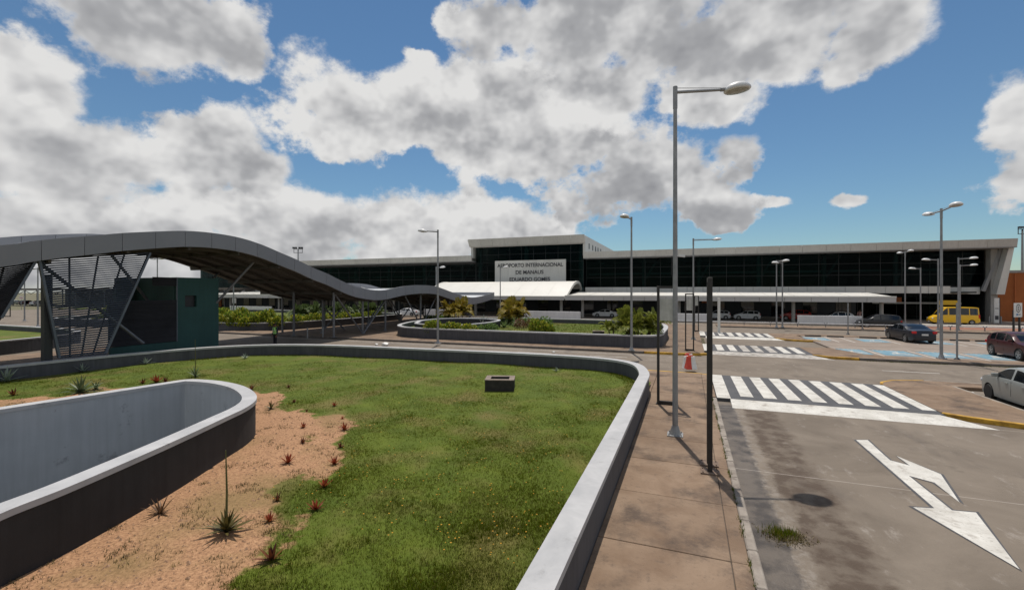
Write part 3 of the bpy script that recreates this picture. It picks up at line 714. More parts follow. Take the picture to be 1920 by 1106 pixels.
# clods and pebbles on the bare soil
pb = MB()
for i in range(5200):
    D = random.uniform(5.5, 17); tt = random.uniform(-1.15, -.3); x = D*(FW[0]+RT[0]*tt); y = D*(FW[1]+RT[1]*tt)
    if soil_at(x, y) < .7 or inside(x, y, ov_poly): continue
    s_ = random.uniform(.006, .02)+.03*random.random()**9; c = Vector((x, y, GZ+.03*math.sin(x*1.1)*math.sin(y*.9)))
    vv = [c+Vector((s_*random.uniform(.6, 1.3)*a, s_*random.uniform(.6, 1.3)*b_, s_*e)) for a, b_, e in ((1, 0, 0), (0, 1, 0), (-1, 0, 0), (0, -1, 0), (0, 0, .9))]
    pb.add(vv, [(0, 1, 4), (1, 2, 4), (2, 3, 4), (3, 0, 4)])
mat('clod', (.22, .12, .065), (.42, .27, .17), 30., .95, rnd=0)
tag(pb.build('pebbles', 'clod'), 'small clods and pebbles on the bare reddish soil', 'pebbles', kind='stuff')

# ------------------------------------------------------------------ second planter with its stairwell
pl2 = spline([Vector(p) for p in [(-1.85, 38), (-1.85, 43), (-2.6, 46.8), (-5.5, 49.6), (-11, 50.8), (-20, 50.4), (-25.5, 48), (-27.2, 43), (-26.2, 38), (-24.4, 35), (-21.5, 33.9), (-14, 33.75), (-6, 33.75), (-3.0, 33.9), (-2.0, 35)]], 6, True)
t = thing('planter_wall', 'low dark grey wall around the lawn with the palms beyond the cross road', 'wall', (-12, 33.75, .148))
ribbon_wall(pl2, .34, .1, .94, True).build('wall', 'wall_shade_paint', t, smooth=40)
ribbon_wall(pl2, .38, .942, 1.04, True).build('coping', 'coping', t, smooth=40)
pl2p = [(p.x, p.y) for p in pl2]
struct('lawn', MB().sheet(pl2p, .55), 'lawn')
tag(blades('grass', [(x, y, .55) for x, y in ((random.uniform(-26, -2.2), random.uniform(34.2, 50)) for _ in range(16000)) if inside(x, y, pl2p)], .03, .10, .010, 'grass_blades'),
    'green turf grass of the lawn beyond the cross road', 'grass', kind='stuff')
ov2 = spline([Vector(p) for p in [(-19.2, 35.0), (-18.0, 37.5), (-17.6, 40.5), (-18.2, 43.2), (-20.5, 44.8), (-23.5, 44.6), (-25.0, 43.0), (-25.2, 40), (-24.2, 37.5), (-22.8, 35.5)]], 6, True)
t = thing('stairwell_parapet', 'smaller rounded parapet around a stairwell in the palm lawn', 'parapet', (-19, 40, .5))
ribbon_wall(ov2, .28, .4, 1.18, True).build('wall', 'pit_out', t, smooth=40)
ribbon_wall(ov2, .34, 1.182, 1.27, True).build('coping', 'coping', t, smooth=40)
MB().sheet([(p.x, p.y) for p in offset(ov2, 0, True)], .62).build('floor', 'fascia', t)  # shallow floor toned dark, standing in for the shaded inner wall
# third planter, left of the walkway
pl3 = spline([Vector(p) for p in [(-75, 33.5), (-60, 33.2), (-48, 33.4), (-42, 34.2), (-39.5, 36.5), (-38.6, 41), (-38.2, 50), (-39, 56), (-44, 58), (-60, 58.5), (-75, 58)]], 6, True)
t = thing('planter_wall', 'low dark grey wall holding the croton hedge beyond the guard', 'wall', (-45, 33.4, .1))
ribbon_wall(pl3, .34, -.02, .86, True).build('wall', 'wall_shade_paint', t, smooth=40)
ribbon_wall(pl3, .38, .862, .95, True).build('coping', 'coping', t, smooth=40)
struct('lawn', MB().sheet([(p.x, p.y) for p in pl3], .5), 'lawn')
# planter on the far left, behind the walkway
t = thing('planter_wall', 'low dark wall of the lawn seen under the slatted screens', 'wall', (-44, 14, 0))
p4 = [Vector(p) for p in [(-42, -4), (-41.5, 8), (-42, 15), (-45, 20.5), (-52, 23), (-80, 23)]]
p4 = spline(p4, 6)
ribbon_wall(p4, .34, -.02, .86).build('wall', 'wall_shade_paint', t, smooth=40)
ribbon_wall(p4, .38, .862, .95).build('coping', 'coping', t, smooth=40)
struct('lawn', MB().sheet([(p.x, p.y) for p in p4]+[(-80, -4)], .5), 'lawn')
struct('far_lawn', MB().bb(-140, -70, 62, 66, -.02, .12), 'lawn')

#@@WALKWAY
# ------------------------------------------------------------------ covered walkway with the wavy roof
XN, XF = -28., -38.
top_px = [(0, 460), (60, 452), (120, 446), (185, 441), (230, 437), (295, 434), (350, 433), (400, 437), (449, 445.6), (489, 458), (526, 473.7), (557, 487), (587, 502), (614, 513), (639, 525.7), (662, 535.6), (683, 541), (703.6, 544), (722, 543.7), (741, 540), (760, 536.5), (788, 534.5), (815, 536.5), (835, 543), (851, 549), (873, 556), (889, 557.5), (908, 554), (927, 548)]
wv = [onX(x, y, XN) for x, y in top_px]
wy = [-6, -2, 2, 6]+[p.y for p in wv]; wz = [3.9, 4.1, 4.6, 5.35]+[p.z for p in wv]
def wave(y):
    # smooth interpolation of the traced edge
    pts_ = wpts
    for i in range(len(pts_)-1):
        if pts_[i].x <= y <= pts_[i+1].x:
            k = (y-pts_[i].x)/(pts_[i+1].x-pts_[i].x+1e-9); return pts_[i].y+k*(pts_[i+1].y-pts_[i].y)
    return pts_[-1].y if y > pts_[-1].x else pts_[0].y
wpts = spline([Vector(p) for p in zip(wy, wz)], 6)
YE = wy[-1]
cw = thing('covered_walkway', 'long covered walkway with a wavy grey roof leading to the terminal', 'walkway', (-33, 25, .148))
FH = .95
yy = -6.; k = 0
edges = []
while yy < YE-.3:
    edges.append(yy); yy += 1.62
edges[-1:] = [edges[-1], YE] if YE-edges[-1] > .8 else [YE]
for xe, sx, up_ in ((XN, 1, 0.), (XF, -1, .28)):
    for a, b in zip(edges[:-1], edges[1:]):
        vs = []; m_ = 4
        for q in range(m_+1):
            y = a+.012+(b-a-.024)*q/m_; z = wave(y)+up_
            vs += [(xe, y, z), (xe, y, z-FH), (xe-sx*.12, y, z-FH), (xe-sx*.12, y, z)]
        f_ = [(0, 3, 2, 1), (m_*4, m_*4+1, m_*4+2, m_*4+3)]
        for q in range(m_):
            for e in range(4): f_.append((q*4+e, q*4+(e+1) % 4, q*4+4+(e+1) % 4, q*4+4+e))
        MB().add(vs, f_).build('fascia_panel', 'fascia', cw)
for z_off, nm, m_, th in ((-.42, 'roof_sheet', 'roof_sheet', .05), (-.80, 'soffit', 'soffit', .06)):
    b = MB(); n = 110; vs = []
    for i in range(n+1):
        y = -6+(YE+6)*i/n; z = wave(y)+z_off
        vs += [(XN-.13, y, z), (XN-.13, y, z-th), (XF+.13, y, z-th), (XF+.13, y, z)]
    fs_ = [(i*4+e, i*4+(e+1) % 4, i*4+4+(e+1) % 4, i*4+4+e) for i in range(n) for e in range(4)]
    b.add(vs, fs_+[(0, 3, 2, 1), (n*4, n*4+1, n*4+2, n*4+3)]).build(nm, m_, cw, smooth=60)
MB().bb(XF+.1, XN-.13, YE-.1, YE-.02, wave(YE)-FH, wave(YE)).build('end_panel', 'fascia', cw)
# curved beams along, purlins across
for x in (-29.3, -31.2, -33., -34.8, -36.7):
    b = MB(); n = 60
    for i in range(n):
        y0 = -6+(YE+5.8)*i/n; y1 = -6+(YE+5.8)*(i+1)/n
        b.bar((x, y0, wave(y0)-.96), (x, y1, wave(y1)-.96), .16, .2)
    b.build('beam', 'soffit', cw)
y = -4.
while y < YE-1:
    MB().bar((XN-.2, y, wave(y)-1.0), (XF+.2, y, wave(y)-1.0), .12, .26).build('purlin', 'soffit', cw); y += 3.24
# bracing behind the far fascia
for a in range(0, len(edges)-1, 2):
    y = edges[a]; MB().bar((XF+.2, y, wave(y)-.15), (XF+1.0, y, wave(y)-.40), .05, .05).build('brace', 'panel_white', cw)
# columns and slanting struts
def wtop(y): return wave(y)-1.0
for (x, y) in [(-29, 31.6), (-33.4, 31.4), (-33.1, 34.6), (-37, 33.4), (-29, 35.4), (-36.6, 38.5), (-29, 38.9), (-29, 45.5), (-36.8, 46), (-29, 52.4), (-36.8, 52.4), (-29, 58.5), (-36.8, 59)]:
    c_ = MB().tube((x, y, .14), (x, y, wtop(y)+.02), .10, .10, 12).build('column', 'steel', cw, smooth=40)
    MB().box((x, y, .16), (.4, .4, .03)).build('base_plate', 'steel', c_)
for (x, y0, y1) in [(-29, 35.4, 31.6), (-29, 35.5, 39.2), (-33.4, 34.7, 38.8), (-33.4, 38, 34.0), (-29, 45.6, 42.2), (-29, 45.8, 49.0), (-36.8, 46, 42.6), (-36.8, 46.2, 49.5), (-29, 52.5, 49.5), (-29, 52.7, 55.6), (-36.8, 52.5, 49.5), (-36.8, 52.7, 55.6),
                    (-29, 58.6, 56), (-36.8, 59.1, 56.2), (-33.2, 41, 44.5), (-33.2, 48, 45)]:
    MB().tube((x, y0, .14), (x, y1, wtop(y1)+.02), .075, .075, 10).build('strut', 'steel', cw, smooth=40)
# long props beside the kiosk
for (a, b) in [((-32.5, 21.0, .8), (-29.4, 24.1)), ((-36.5, 20.5, .5), (-36.4, 26.5)), ((-29.3, 16.8, 1.2), (-29.4, 12.2)), ((-33.5, 21.9, .2), (-33.4, 17.2))]:
    MB().tube(a, (b[0], b[1], wtop(b[1])+.05), .085, .085, 10).build('strut', 'steel', cw, smooth=40)
for y in (31.6, 38.9):
    pass
# slatted trapezoid screens standing on the planter wall
def screen(bl, br, tr, tl, n, label, mname):
    bl, br, tr, tl = (onX(x, y, XN-.35) for x, y in (bl, br, tr, tl))
    t = thing('slatted_screen', label, 'screen', (XN-.35, (bl.y+br.y)/2, bl.z), group='slatted screens under the walkway roof')
    for i in range(n):
        k = i/(n-1); a = bl.lerp(tl, k); b = br.lerp(tr, k)
        MB().add([(a.x+.06, a.y, a.z-.03), (b.x+.06, b.y, b.z-.03), (b.x-.05, b.y, b.z+.03), (a.x-.05, a.y, a.z+.03),
                  (a.x+.035, a.y, a.z-.045), (b.x+.035, b.y, b.z-.045), (b.x-.075, b.y, b.z+.015), (a.x-.075, a.y, a.z+.015)],
                 [(0, 1, 2, 3), (7, 6, 5, 4), (0, 4, 5, 1), (3, 2, 6, 7), (0, 3, 7, 4), (1, 5, 6, 2)]).build('slat', mname, t)
    for a, b in ((bl, tl), (br, tr)): MB().bar(a, b, .10, .14, (1, 0, 0)).build('side_rail', 'louver', t)
    for k in (.25, .5, .75):
        a = bl.lerp(br, k); b = tl.lerp(tr, k); MB().bar((a.x-.12, a.y, a.z), (b.x-.12, b.y, b.z), .06, .06, (1, 0, 0)).build('post', 'steel_dark', t)
    return t
screen((111, 671), (197, 663), (281, 474), (73, 487), 46, 'slatted metal screen, wider at the top, beside the teal kiosk', 'louver')
screen((-95, 690), (2, 596), (66, 490), (-190, 520), 30, 'darker slatted screen at the outer end of the walkway, away from the kiosk', 'louver_dark')
MB().bb(-28.75, -28.45, onX(84, 600, -28.4).y, onX(100, 600, -28.4).y, -.1, 5.0).build('pier', 'dark_wall', cw)
# teal kiosk
kx = -31.; ya = onX(207, 600, kx).y+1.; yb = onX(332, 600, kx).y; yc = onX(410, 600, kx).y; kt = onX(409, 522, kx).z
k_ = thing('kiosk', 'teal painted kiosk with a slatted wall and one small square window', 'kiosk', (kx, yc, 0))
wy0 = onX(347, 565, kx).y; wy1 = onX(368.5, 565, kx).y; wz0 = onX(358, 575.5, kx).z; wz1 = onX(358, 554, kx).z
b = MB(); X0, X1 = kx-.18, kx
b.bb(X0, X1, yb, wy0, 0, kt); b.bb(X0, X1, wy1, yc, 0, kt); b.bb(X0, X1, wy0, wy1, 0, wz0); b.bb(X0, X1, wy0, wy1, wz1, kt)
b.bb(X0, X1, ya-1, yb, 0, .95)
b.bb(kx-4.6, X0, yc-.18, yc, 0, kt); b.bb(kx-4.6, kx-4.42, ya+1.6, yc-.18, 0, kt); b.bb(kx-4.42, X0, yb-.05, yb+.05, 0, kt)
b.build('wall', 'teal', k_)
MB().bb(X0-.05, X0, wy0, wy1, wz0, wz1).build('window', 'dark_wall', k_)
MB().bb(kx-4.42, X0, yb+.06, yc-.19, kt-.3, kt-.2).build('roof', 'concrete', k_)
MB().bb(X0-.06, X0-.01, ya-1, yb, .95, 3.6).build('backing', 'dark_wall', k_)
for i in range(34):
    z = 1.0+i*.078
    if z > 3.6: break
    MB().add([(X1+.05, ya-1, z), (X1+.05, yb, z), (X1-.02, yb, z+.065), (X1-.02, ya-1, z+.065), (X1+.03, ya-1, z-.012), (X1+.03, yb, z-.012)], [(0, 1, 2, 3), (0, 4, 5, 1), (4, 3, 2, 5)]).build('slat', 'louver_dark', k_)
for i in range(7):
    z = kt-.55+i*.078
    MB().add([(X1+.05, ya+1.2, z), (X1+.05, yb, z), (X1-.02, yb, z+.065), (X1-.02, ya+1.2, z+.065), (X1+.03, ya+1.2, z-.012), (X1+.03, yb, z-.012)], [(0, 1, 2, 3), (0, 4, 5, 1), (4, 3, 2, 5)]).build('slat', 'louver_dark', k_)
MB().bb(X1-.02, X1+.06, yb-.06, yb, .95, kt).build('trim', 'louver', k_)
#@@TERMINAL
# ------------------------------------------------------------------ terminal building
tb = thing('terminal_building', 'long airport terminal with dark glass front, pale parapet and raised centre', 'building', (-20, 84, .0))
XL, XR = -118., 39.6; TX0, TX1 = -39., -17.; YG = 81.; YR = 78.2
RB, RTOP = 10.0, 11.0
def pane_grid(x0, x1, y, z0, z1, nx, nz):
    w = (x1-x0)/nx; h = (z1-z0)/nz
    me = MB().bb(-w/2+.03, w/2-.03, -.02, .02, -h/2+.03, h/2-.03).mesh('pane'); me.materials.append(MT['facade_glass'])
    o = tb.location
    for i in range(nx):
        for j in range(nz): inst('pane', me, tb, (x0+w*(i+.5)-o.x, y-o.y, z0+h*(j+.5)-o.z), (random.uniform(-.004, .004), 0, random.uniform(-.004, .004)))
    mb = MB()
    for i in range(nx+1): mb.bb(x0+w*i-.03, x0+w*i+.03, y-.05, y+.05, z0, z1)
    for j in range(nz+1): mb.bb(x0, x1, y-.045, y+.045, z0+h*j-.03, z0+h*j+.03)
    mb.build('mullions', 'mullion', tb)
pane_grid(XL, TX0, YG, 4.9, RB, 28, 3)
pane_grid(TX1, 28.6, YG, 4.9, RB, 18, 3)
pane_grid(28.8, 38.0, YG+.9, 5.0, RB-.2, 4, 3)
pane_grid(TX0+.6, TX1-.3, 80., 4.9, 12.7, 9, 5)
# roof, floors, back wall, columns behind the glass
MB().bb(XL, TX0-.2, YR+.15, 128, RB+.01, RTOP-.15).build('roof', 'concrete', tb)
MB().bb(TX1+.2, XR-.2, YR+.15, 128, RB+.01, RTOP-.15).build('roof', 'concrete', tb)
MB().bb(TX0-.1, TX1+.1, 112.1, 128, RB+.01, RTOP-.15).build('roof', 'concrete', tb)
MB().bb(TX0, TX1, 97, 97.3, RB, 13.4).build('back_wall', 'interior', tb)
MB().bb(XL, 38, YG+.2, 110, 4.2, 4.85).build('floor_slab', 'interior', tb)
MB().bb(XL, 38, 97, 97.3, 0, RB).build('back_wall', 'interior', tb)
MB().bb(38.22, 38.5, 81.3, 110, 0, RB).build('end_wall', 'concrete', tb)
MB().bb(XL-.3, XL-.02, 81.3, 110, 0, RB).build('end_wall', 'concrete', tb)
MB().bb(38.1, 38.2, 82.1, 97, 0, RB).build('end_lining', 'interior', tb)
x = XL+4
while x < 35:
    if not (TX0-1 < x < TX1+1):
        MB().tube((x, YG+1.6, 4.8), (x, YG+1.6, RB+.05), .32, .32, 12).build('column', 'column_teal', tb, smooth=40)
        MB().tube((x+.2, YG+1.6, 6.2), (x+2.4, YG+1.8, RB+.05), .16, .16, 8).build('strut', 'column_teal', tb, smooth=40)
    x += 8.9
for x in (TX0+1.2, -28.3, TX1-.9): MB().tube((x, 80.8, 3.9), (x, 80.8, 12.7), .42, .42, 14).build('column', 'column_teal', tb, smooth=40)
MB().bar((XL, YG+2.2, 7.3), (TX0, YG+2.2, 7.3), .1, .3).build('walkway_beam', 'column_teal', tb)
MB().bar((TX1, YG+2.2, 7.3), (35, YG+2.2, 7.3), .1, .3).build('walkway_beam', 'column_teal', tb)
# parapet panels
def panels(x0, x1, y, z0, z1, w, m, nm, par=tb, tilt=0., th=.12, gap=.02):
    n = max(1, round((x1-x0)/w)); w = (x1-x0)/n
    me = MB().add([(-w/2+gap, 0, 0), (w/2-gap, 0, 0), (w/2-gap, th, 0), (-w/2+gap, th, 0), (-w/2+gap, -tilt, z1-z0), (w/2-gap, -tilt, z1-z0), (w/2-gap, th-tilt, z1-z0), (-w/2+gap, th-tilt, z1-z0)],
                  [(3, 2, 1, 0), (4, 5, 6, 7), (0, 1, 5, 4), (1, 2, 6, 5), (2, 3, 7, 6), (3, 0, 4, 7)]).mesh(nm); me.materials.append(MT[m])
    l = par.location
    for i in range(n): inst(nm, me, par, (x0+w*(i+.5)-l.x, y-l.y, z0-l.z))
panels(XL, TX0+.5, YR, RB-.02, RTOP, 3., 'parapet', 'parapet_panel', tilt=.2)
panels(TX1, XR, YR, RB-.02, RTOP, 3., 'parapet', 'parapet_panel', tilt=.2)
for a, b in ((XL, TX0+.5), (TX1, XR)):
    MB().bb(a, b, YR+.02, YG+.4, RB-.14, RB-.03).build('eaves', 'grey_fin', tb)
MB().bb(XL, TX0, YG-.1, YG+.05, RB-.5, RB-.15).build('head_strip', 'steel_dark', tb)
# raised centre
panels(TX0-.4, TX1+.2, 78.9, 12.75, 14.1, 2.6, 'parapet', 'parapet_panel', tilt=.55)
MB().bb(TX0-.3, TX1+.1, 79.05, 81, 12.6, 12.74).build('eaves', 'parapet', tb)
MB().bb(TX1-.25, TX1+.15, 79.2, 112, 10.6, 14.0).build('side_wall', 'panel_white', tb)
MB().bb(TX0-.15, TX0+.25, 79.2, 112, 10.6, 14.0).build('side_wall', 'panel_white', tb)
MB().bb(TX0+.26, TX1-.26, 81, 112, 13.4, 13.7).build('roof', 'concrete', tb)
MB().add([(TX0-.4, 78.7, 13.2), (TX0-.4, 78.35, 14.1), (TX0-1.3, 80, 14.1), (TX0-.3, 80.2, 12.8)], [(0, 1, 2), (0, 2, 3)]).build('corner_flare', 'parapet', tb)
for y in (82.2, 85.6, 88.4, 91, 94): MB().bb(TX1+.152, TX1+.19, y, y+.7, 11.9, 12.9).build('window', 'dark_wall', tb)
for y in (90, 96): MB().bb(TX1+.3, TX1+1.6, y, y+1.6, 10.9, 12.0).build('rooftop_unit', 'galv', tb)
# first floor band
panels(-118, -41.8, 79., 3.92, 4.88, 2.4, 'panel_white', 'band_panel')
panels(-16.8, 33.2, 79., 3.92, 4.88, 2.4, 'panel_white', 'band_panel')
panels(33.2, 37.2, 81., 3.8, 4.75, 2.0, 'panel_white', 'band_panel')
MB().bb(XL, 36, 79.15, 84.2, 3.95, 4.15).build('soffit', 'interior', tb)
# ground floor front
gf = MB().bb(XL, 24, 84.0, 84.2, 0, 4.0).build('ground_floor_wall', 'dark_wall', tb)
pane_grid(24.2, 36.2, 84.0, .1, 3.6, 5, 1)
MB().bb(26, 36.4, 83.7, 83.95, 2.35, 2.6).build('door_beam', 'panel_white', tb)
x = XL+3
while x < 22:
    MB().bb(x, x+1.9, 83.93, 83.99, .15, 3.1).build('shopfront_pane', 'car_glass', tb); x += 4.4
MB().bb(onY(410, 575, 83.5).x-1.2, onY(410, 575, 83.5).x+.6, 83.8, 83.92, .1, 2.7).build('door', 'orange_door', tb)
MB().bb(onY(1316, 571, 83).x, onY(1334, 571, 83).x, 83.7, 83.8, 2.2, 2.6).build('shop_sign', 'orange_door', tb)
MB().bb(26.5, 29.5, 83.6, 83.7, 2.6, 3.3).build('shop_sign', 'orange_door', tb)
# end wall: column and slanting fin
c0 = onY(1855, 600, 80.5); c1 = onY(1868, 600, 80.5)
MB().bb(c0.x, c1.x, 80.2, 81.2, .02, RB-.15).build('end_column', 'concrete', tb)
fp = [onY(x, y, 79.) for x, y in ((1868, 552), (1884, 552), (1903, 459), (1893, 459))]
MB().add([tuple(p) for p in fp]+[(p.x, 80.2, p.z) for p in fp], [(0, 1, 2, 3), (7, 6, 5, 4), (0, 4, 5, 1), (1, 5, 6, 2), (2, 6, 7, 3), (3, 7, 4, 0)]).build('fin', 'panel_white', tb)
fp = [onY(x, y, 80.3) for x, y in ((1867, 552), (1876, 552), (1896, 462), (1868, 470))]
MB().add([tuple(p) for p in fp]+[(p.x, 83, p.z) for p in fp], [(0, 1, 2, 3), (7, 6, 5, 4), (0, 4, 5, 1), (1, 5, 6, 2), (2, 6, 7, 3), (3, 7, 4, 0)]).build('fin', 'grey_fin', tb)
MB().bar((37.2, 80.4, 4.2), (39.0, 80.4, 10.), .35, .5, (0, 1, 0)).build('raking_beam', 'grey_fin', tb)
# name board
s0 = onY(928, 500, 78.6); s1 = onY(1061, 500, 78.6); zt = onY(1061, 486, 78.6).z
nb = thing('name_board', 'large pale panelled board with the airport name in dark capitals', 'sign', ((s0.x+s1.x)/2, 78.6, 5.2))
panels(s0.x, s1.x, 78.6, 5.2, zt, 1.35, 'panel_white', 'board_panel', par=nb, gap=.008)
MB().bb(s0.x+.3, s1.x-.3, 78.72, 80, 5.3, 5.5).build('bracket', 'steel', nb); MB().bb(s0.x+.3, s1.x-.3, 78.72, 80, zt-.5, zt-.3).build('bracket', 'steel', nb)
def text(s, h, loc, rot, m, parent, name='lettering', ext=.02, width=None, bold=.0):
    cu = bpy.data.curves.new(name, 'FONT'); cu.body = s; cu.size = 1; cu.align_x = 'CENTER'; cu.extrude = ext; cu.offset = bold
    o = bpy.data.objects.new('tmp', cu); C.objects.link(o); bpy.context.view_layer.update()
    me = bpy.data.meshes.new_from_object(o.evaluated_get(bpy.context.evaluated_depsgraph_get())); bpy.data.objects.remove(o)
    me.name = name; co = np.zeros(len(me.vertices)*3); me.vertices.foreach_get('co', co); co = co.reshape(-1, 3)
    w = co[:, 0].max()-co[:, 0].min(); hh = co[:, 1].max()-max(0, co[:, 1].min())
    sy = h/hh; sx = (width/w) if width else sy
    me.transform(Matrix.Diagonal((sx, sy, 1, 1))); me.materials.clear(); me.materials.append(MT[m])
    q = bpy.data.objects.new(name, me); C.objects.link(q); q.parent = parent
    q.location = Vector(loc)-parent_loc(parent) if parent else loc; q.rotation_euler = rot
    return q
cxs = (s0.x+s1.x)/2; wbd = s1.x-s0.x
for s_, pyb, pyt, wf in (('AEROPORTO INTERNACIONAL', 500.2, 493.3, .925), ('DE MANAUS', 513.5, 506.5, .39), ('EDUARDO GOMES', 526.8, 519.8, .57)):
    zb = onY(996, pyb, 78.58).z; zt_ = onY(996, pyt, 78.58).z
    text(s_, zt_-zb, (cxs, 78.57, zb), (R(90), 0, 0), 'letter', nb, 'lettering', .02, wbd*wf, .02)
# ------------------------------------------------------------------ entrance canopy and vault
CX1 = onY(1680, 560, 67.8).x
def canopy(x0, x1, label):
    cp = thing('entrance_canopy', label, 'canopy', ((x0+x1)/2, 69.4, .14))
    b = MB()
    b.add([(x0, 67.7, 3.52), (x1, 67.7, 3.52), (x1-.6, 77.5, 4.12), (x0, 77.5, 4.12), (x0, 67.7, 3.44), (x1, 67.7, 3.44), (x1-.6, 77.5, 4.02), (x0, 77.5, 4.02)],
          [(0, 1, 2, 3), (7, 6, 5, 4), (0, 4, 5, 1), (1, 5, 6, 2), (2, 6, 7, 3), (3, 7, 4, 0)]).build('roof', 'canopy_white', cp)
    x = x0+.5
    while x < x1-.8:
        MB().bar((x, 67.75, 3.54), (x, 77.4, 4.13), .06, .05).build('seam', 'canopy_white', cp); x += 3.
    MB().bb(x0, x1, 67.62, 67.72, 3.40, 3.6).build('gutter', 'canopy_white', cp)
    panels(x0, x1, 67.66, 2.85, 3.39, 3., 'canopy_fascia', 'fascia_panel', par=cp, th=.08)
    MB().bb(x0, x1-.1, 67.75, 77, 2.95, 3.05).build('soffit', 'soffit', cp)
    MB().add([(x1, 67.7, 2.85), (x1, 67.7, 3.52), (x1-.6, 77.5, 4.12), (x1-.6, 77.5, 3.0)], [(0, 1, 2, 3), (3, 2, 1, 0)][:1]).build('end_panel', 'canopy_fascia', cp)
    return cp
vx0, vx1 = -42.6, -17.6
cl_ = canopy(-112., vx0-.1, 'white sloping entrance canopy running along the terminal behind the croton hedge')
cr_ = canopy(vx1+.1, CX1, 'white sloping entrance canopy along the terminal in front of the parked white cars')
for cp, xs in ((cl_, (-106, -92, -78, -64, -50)), (cr_, (-15.2, -1.2, 13.0, 22.5))):
    for x in xs: MB().tube((x, 69.6, .13), (x, 69.6, 3.0), .22, .22, 14).build('column', 'concrete', cp, smooth=40)
vt = thing('barrel_vault', 'white curved vault roof over the terminal entrance below the name board', 'canopy', ((vx0+vx1)/2, 72, .14))
prof = [Vector(p) for p in [(67.7, 3.45), (69.2, 4.05), (71, 4.85), (73, 5.55), (75, 5.88), (76.6, 5.8), (77.9, 5.3), (78.5, 4.7)]]
prof = spline(prof, 4)
nseg = 9; wseg = (vx1-vx0)/nseg
for i in range(nseg):
    x0 = vx0+wseg*i+.008; x1 = vx0+wseg*(i+1)-.008; n = len(prof); b = MB(); vs = []
    for p in prof: vs += [(x0, p.x, p.y), (x1, p.x, p.y), (x1, p.x, p.y-.1), (x0, p.x, p.y-.1)]
    b.add(vs, [(j*4+e, j*4+4+e, j*4+4+(e+1) % 4, j*4+(e+1) % 4)[::-1] for j in range(n-1) for e in range(4)]+[(0, 1, 2, 3), ((n-1)*4+3, (n-1)*4+2, (n-1)*4+1, (n-1)*4)])
    b.build('roof_panel', 'canopy_white', vt, smooth=40)
for xe in (vx0-.06, vx1):
    b = MB(); n = len(prof); vs = []
    for p in prof: vs += [(xe, p.x, p.y+.06), (xe+.3, p.x, p.y+.06), (xe+.3, p.x, p.y-.4), (xe, p.x, p.y-.4)]
    b.add(vs, [(j*4+e, j*4+4+e, j*4+4+(e+1) % 4, j*4+(e+1) % 4)[::-1] for j in range(n-1) for e in range(4)]+[(0, 1, 2, 3), ((n-1)*4+3, (n-1)*4+2, (n-1)*4+1, (n-1)*4)])
    b.build('rim', 'canopy_white', vt, smooth=40)
MB().bb(vx0, vx1, 67.6, 67.72, 3.3, 3.46).build('gutter', 'canopy_white', vt)
panels(vx0, vx1, 67.66, 2.85, 3.29, 3., 'canopy_fascia', 'fascia_panel', par=vt, th=.08)
for x in (-41, -33.5, -26, -18.6): MB().tube((x, 69.6, .13), (x, 69.6, 4.1), .24, .24, 14).build('column', 'concrete', vt, smooth=40)
# low white walls under the canopy
for (xa, xb, lab) in ((983, 1088, 'low white wall under the canopy behind the palm lawn'), (1237, 1332, 'low white wall under the canopy behind the black sign frames'),
                      (1496, 1618, 'low white wall under the canopy beside the dark minivan'), (431, 508, 'low white wall under the canopy behind the croton hedge'), (795, 850, 'low white wall at the end of the covered walkway')):
    a = onY(xa, 600, 65.6); b_ = onY(xb, 600, 65.6)
    o = MB().bb(a.x, b_.x, 65.6, 65.85, .1, 1.2).build('low_wall', 'white_wall', bevel=.02); tag(o, lab, 'wall')
# orange annex
an = thing('annex_building', 'plain orange rendered annex at the end of the terminal', 'building', (50, 86, 0))
MB().bb(40.4, 64, 84, 100, 0, 6.75).build('wall', 'orange_wall', an); MB().bb(40.3, 64.1, 83.9, 100.1, 6.752, 7.1).build('coping', 'concrete', an)
MB().tube((42.2, 83.8, 0), (42.2, 83.8, 6.6), .06).build('downpipe', 'orange_door', an)
# low guard rail along the far verge
gl = thing('guard_rail', 'low white pipe rail on short forked posts along the far verge', 'railing', (20, 60.7, .14))
MB().tube((-2.5, 60.7, .52), (48, 60.7, .52), .045, .045, 8).build('rail', 'white_wall', gl, smooth=40)
x = -2.
pm = MB(); pm.bar((0, 0, 0), (0, 0, .38), .07, .07); pm.bar((0, 0, .30), (-.16, 0, .50), .05, .06, (0, 1, 0)); pm.bar((0, 0, .30), (.16, 0, .50), .05, .06, (0, 1, 0))
pme = pm.mesh('post'); pme.materials.append(MT['steel'])
while x < 48: inst('post', pme, gl, (x-20, 0, 0)); x += 2.75
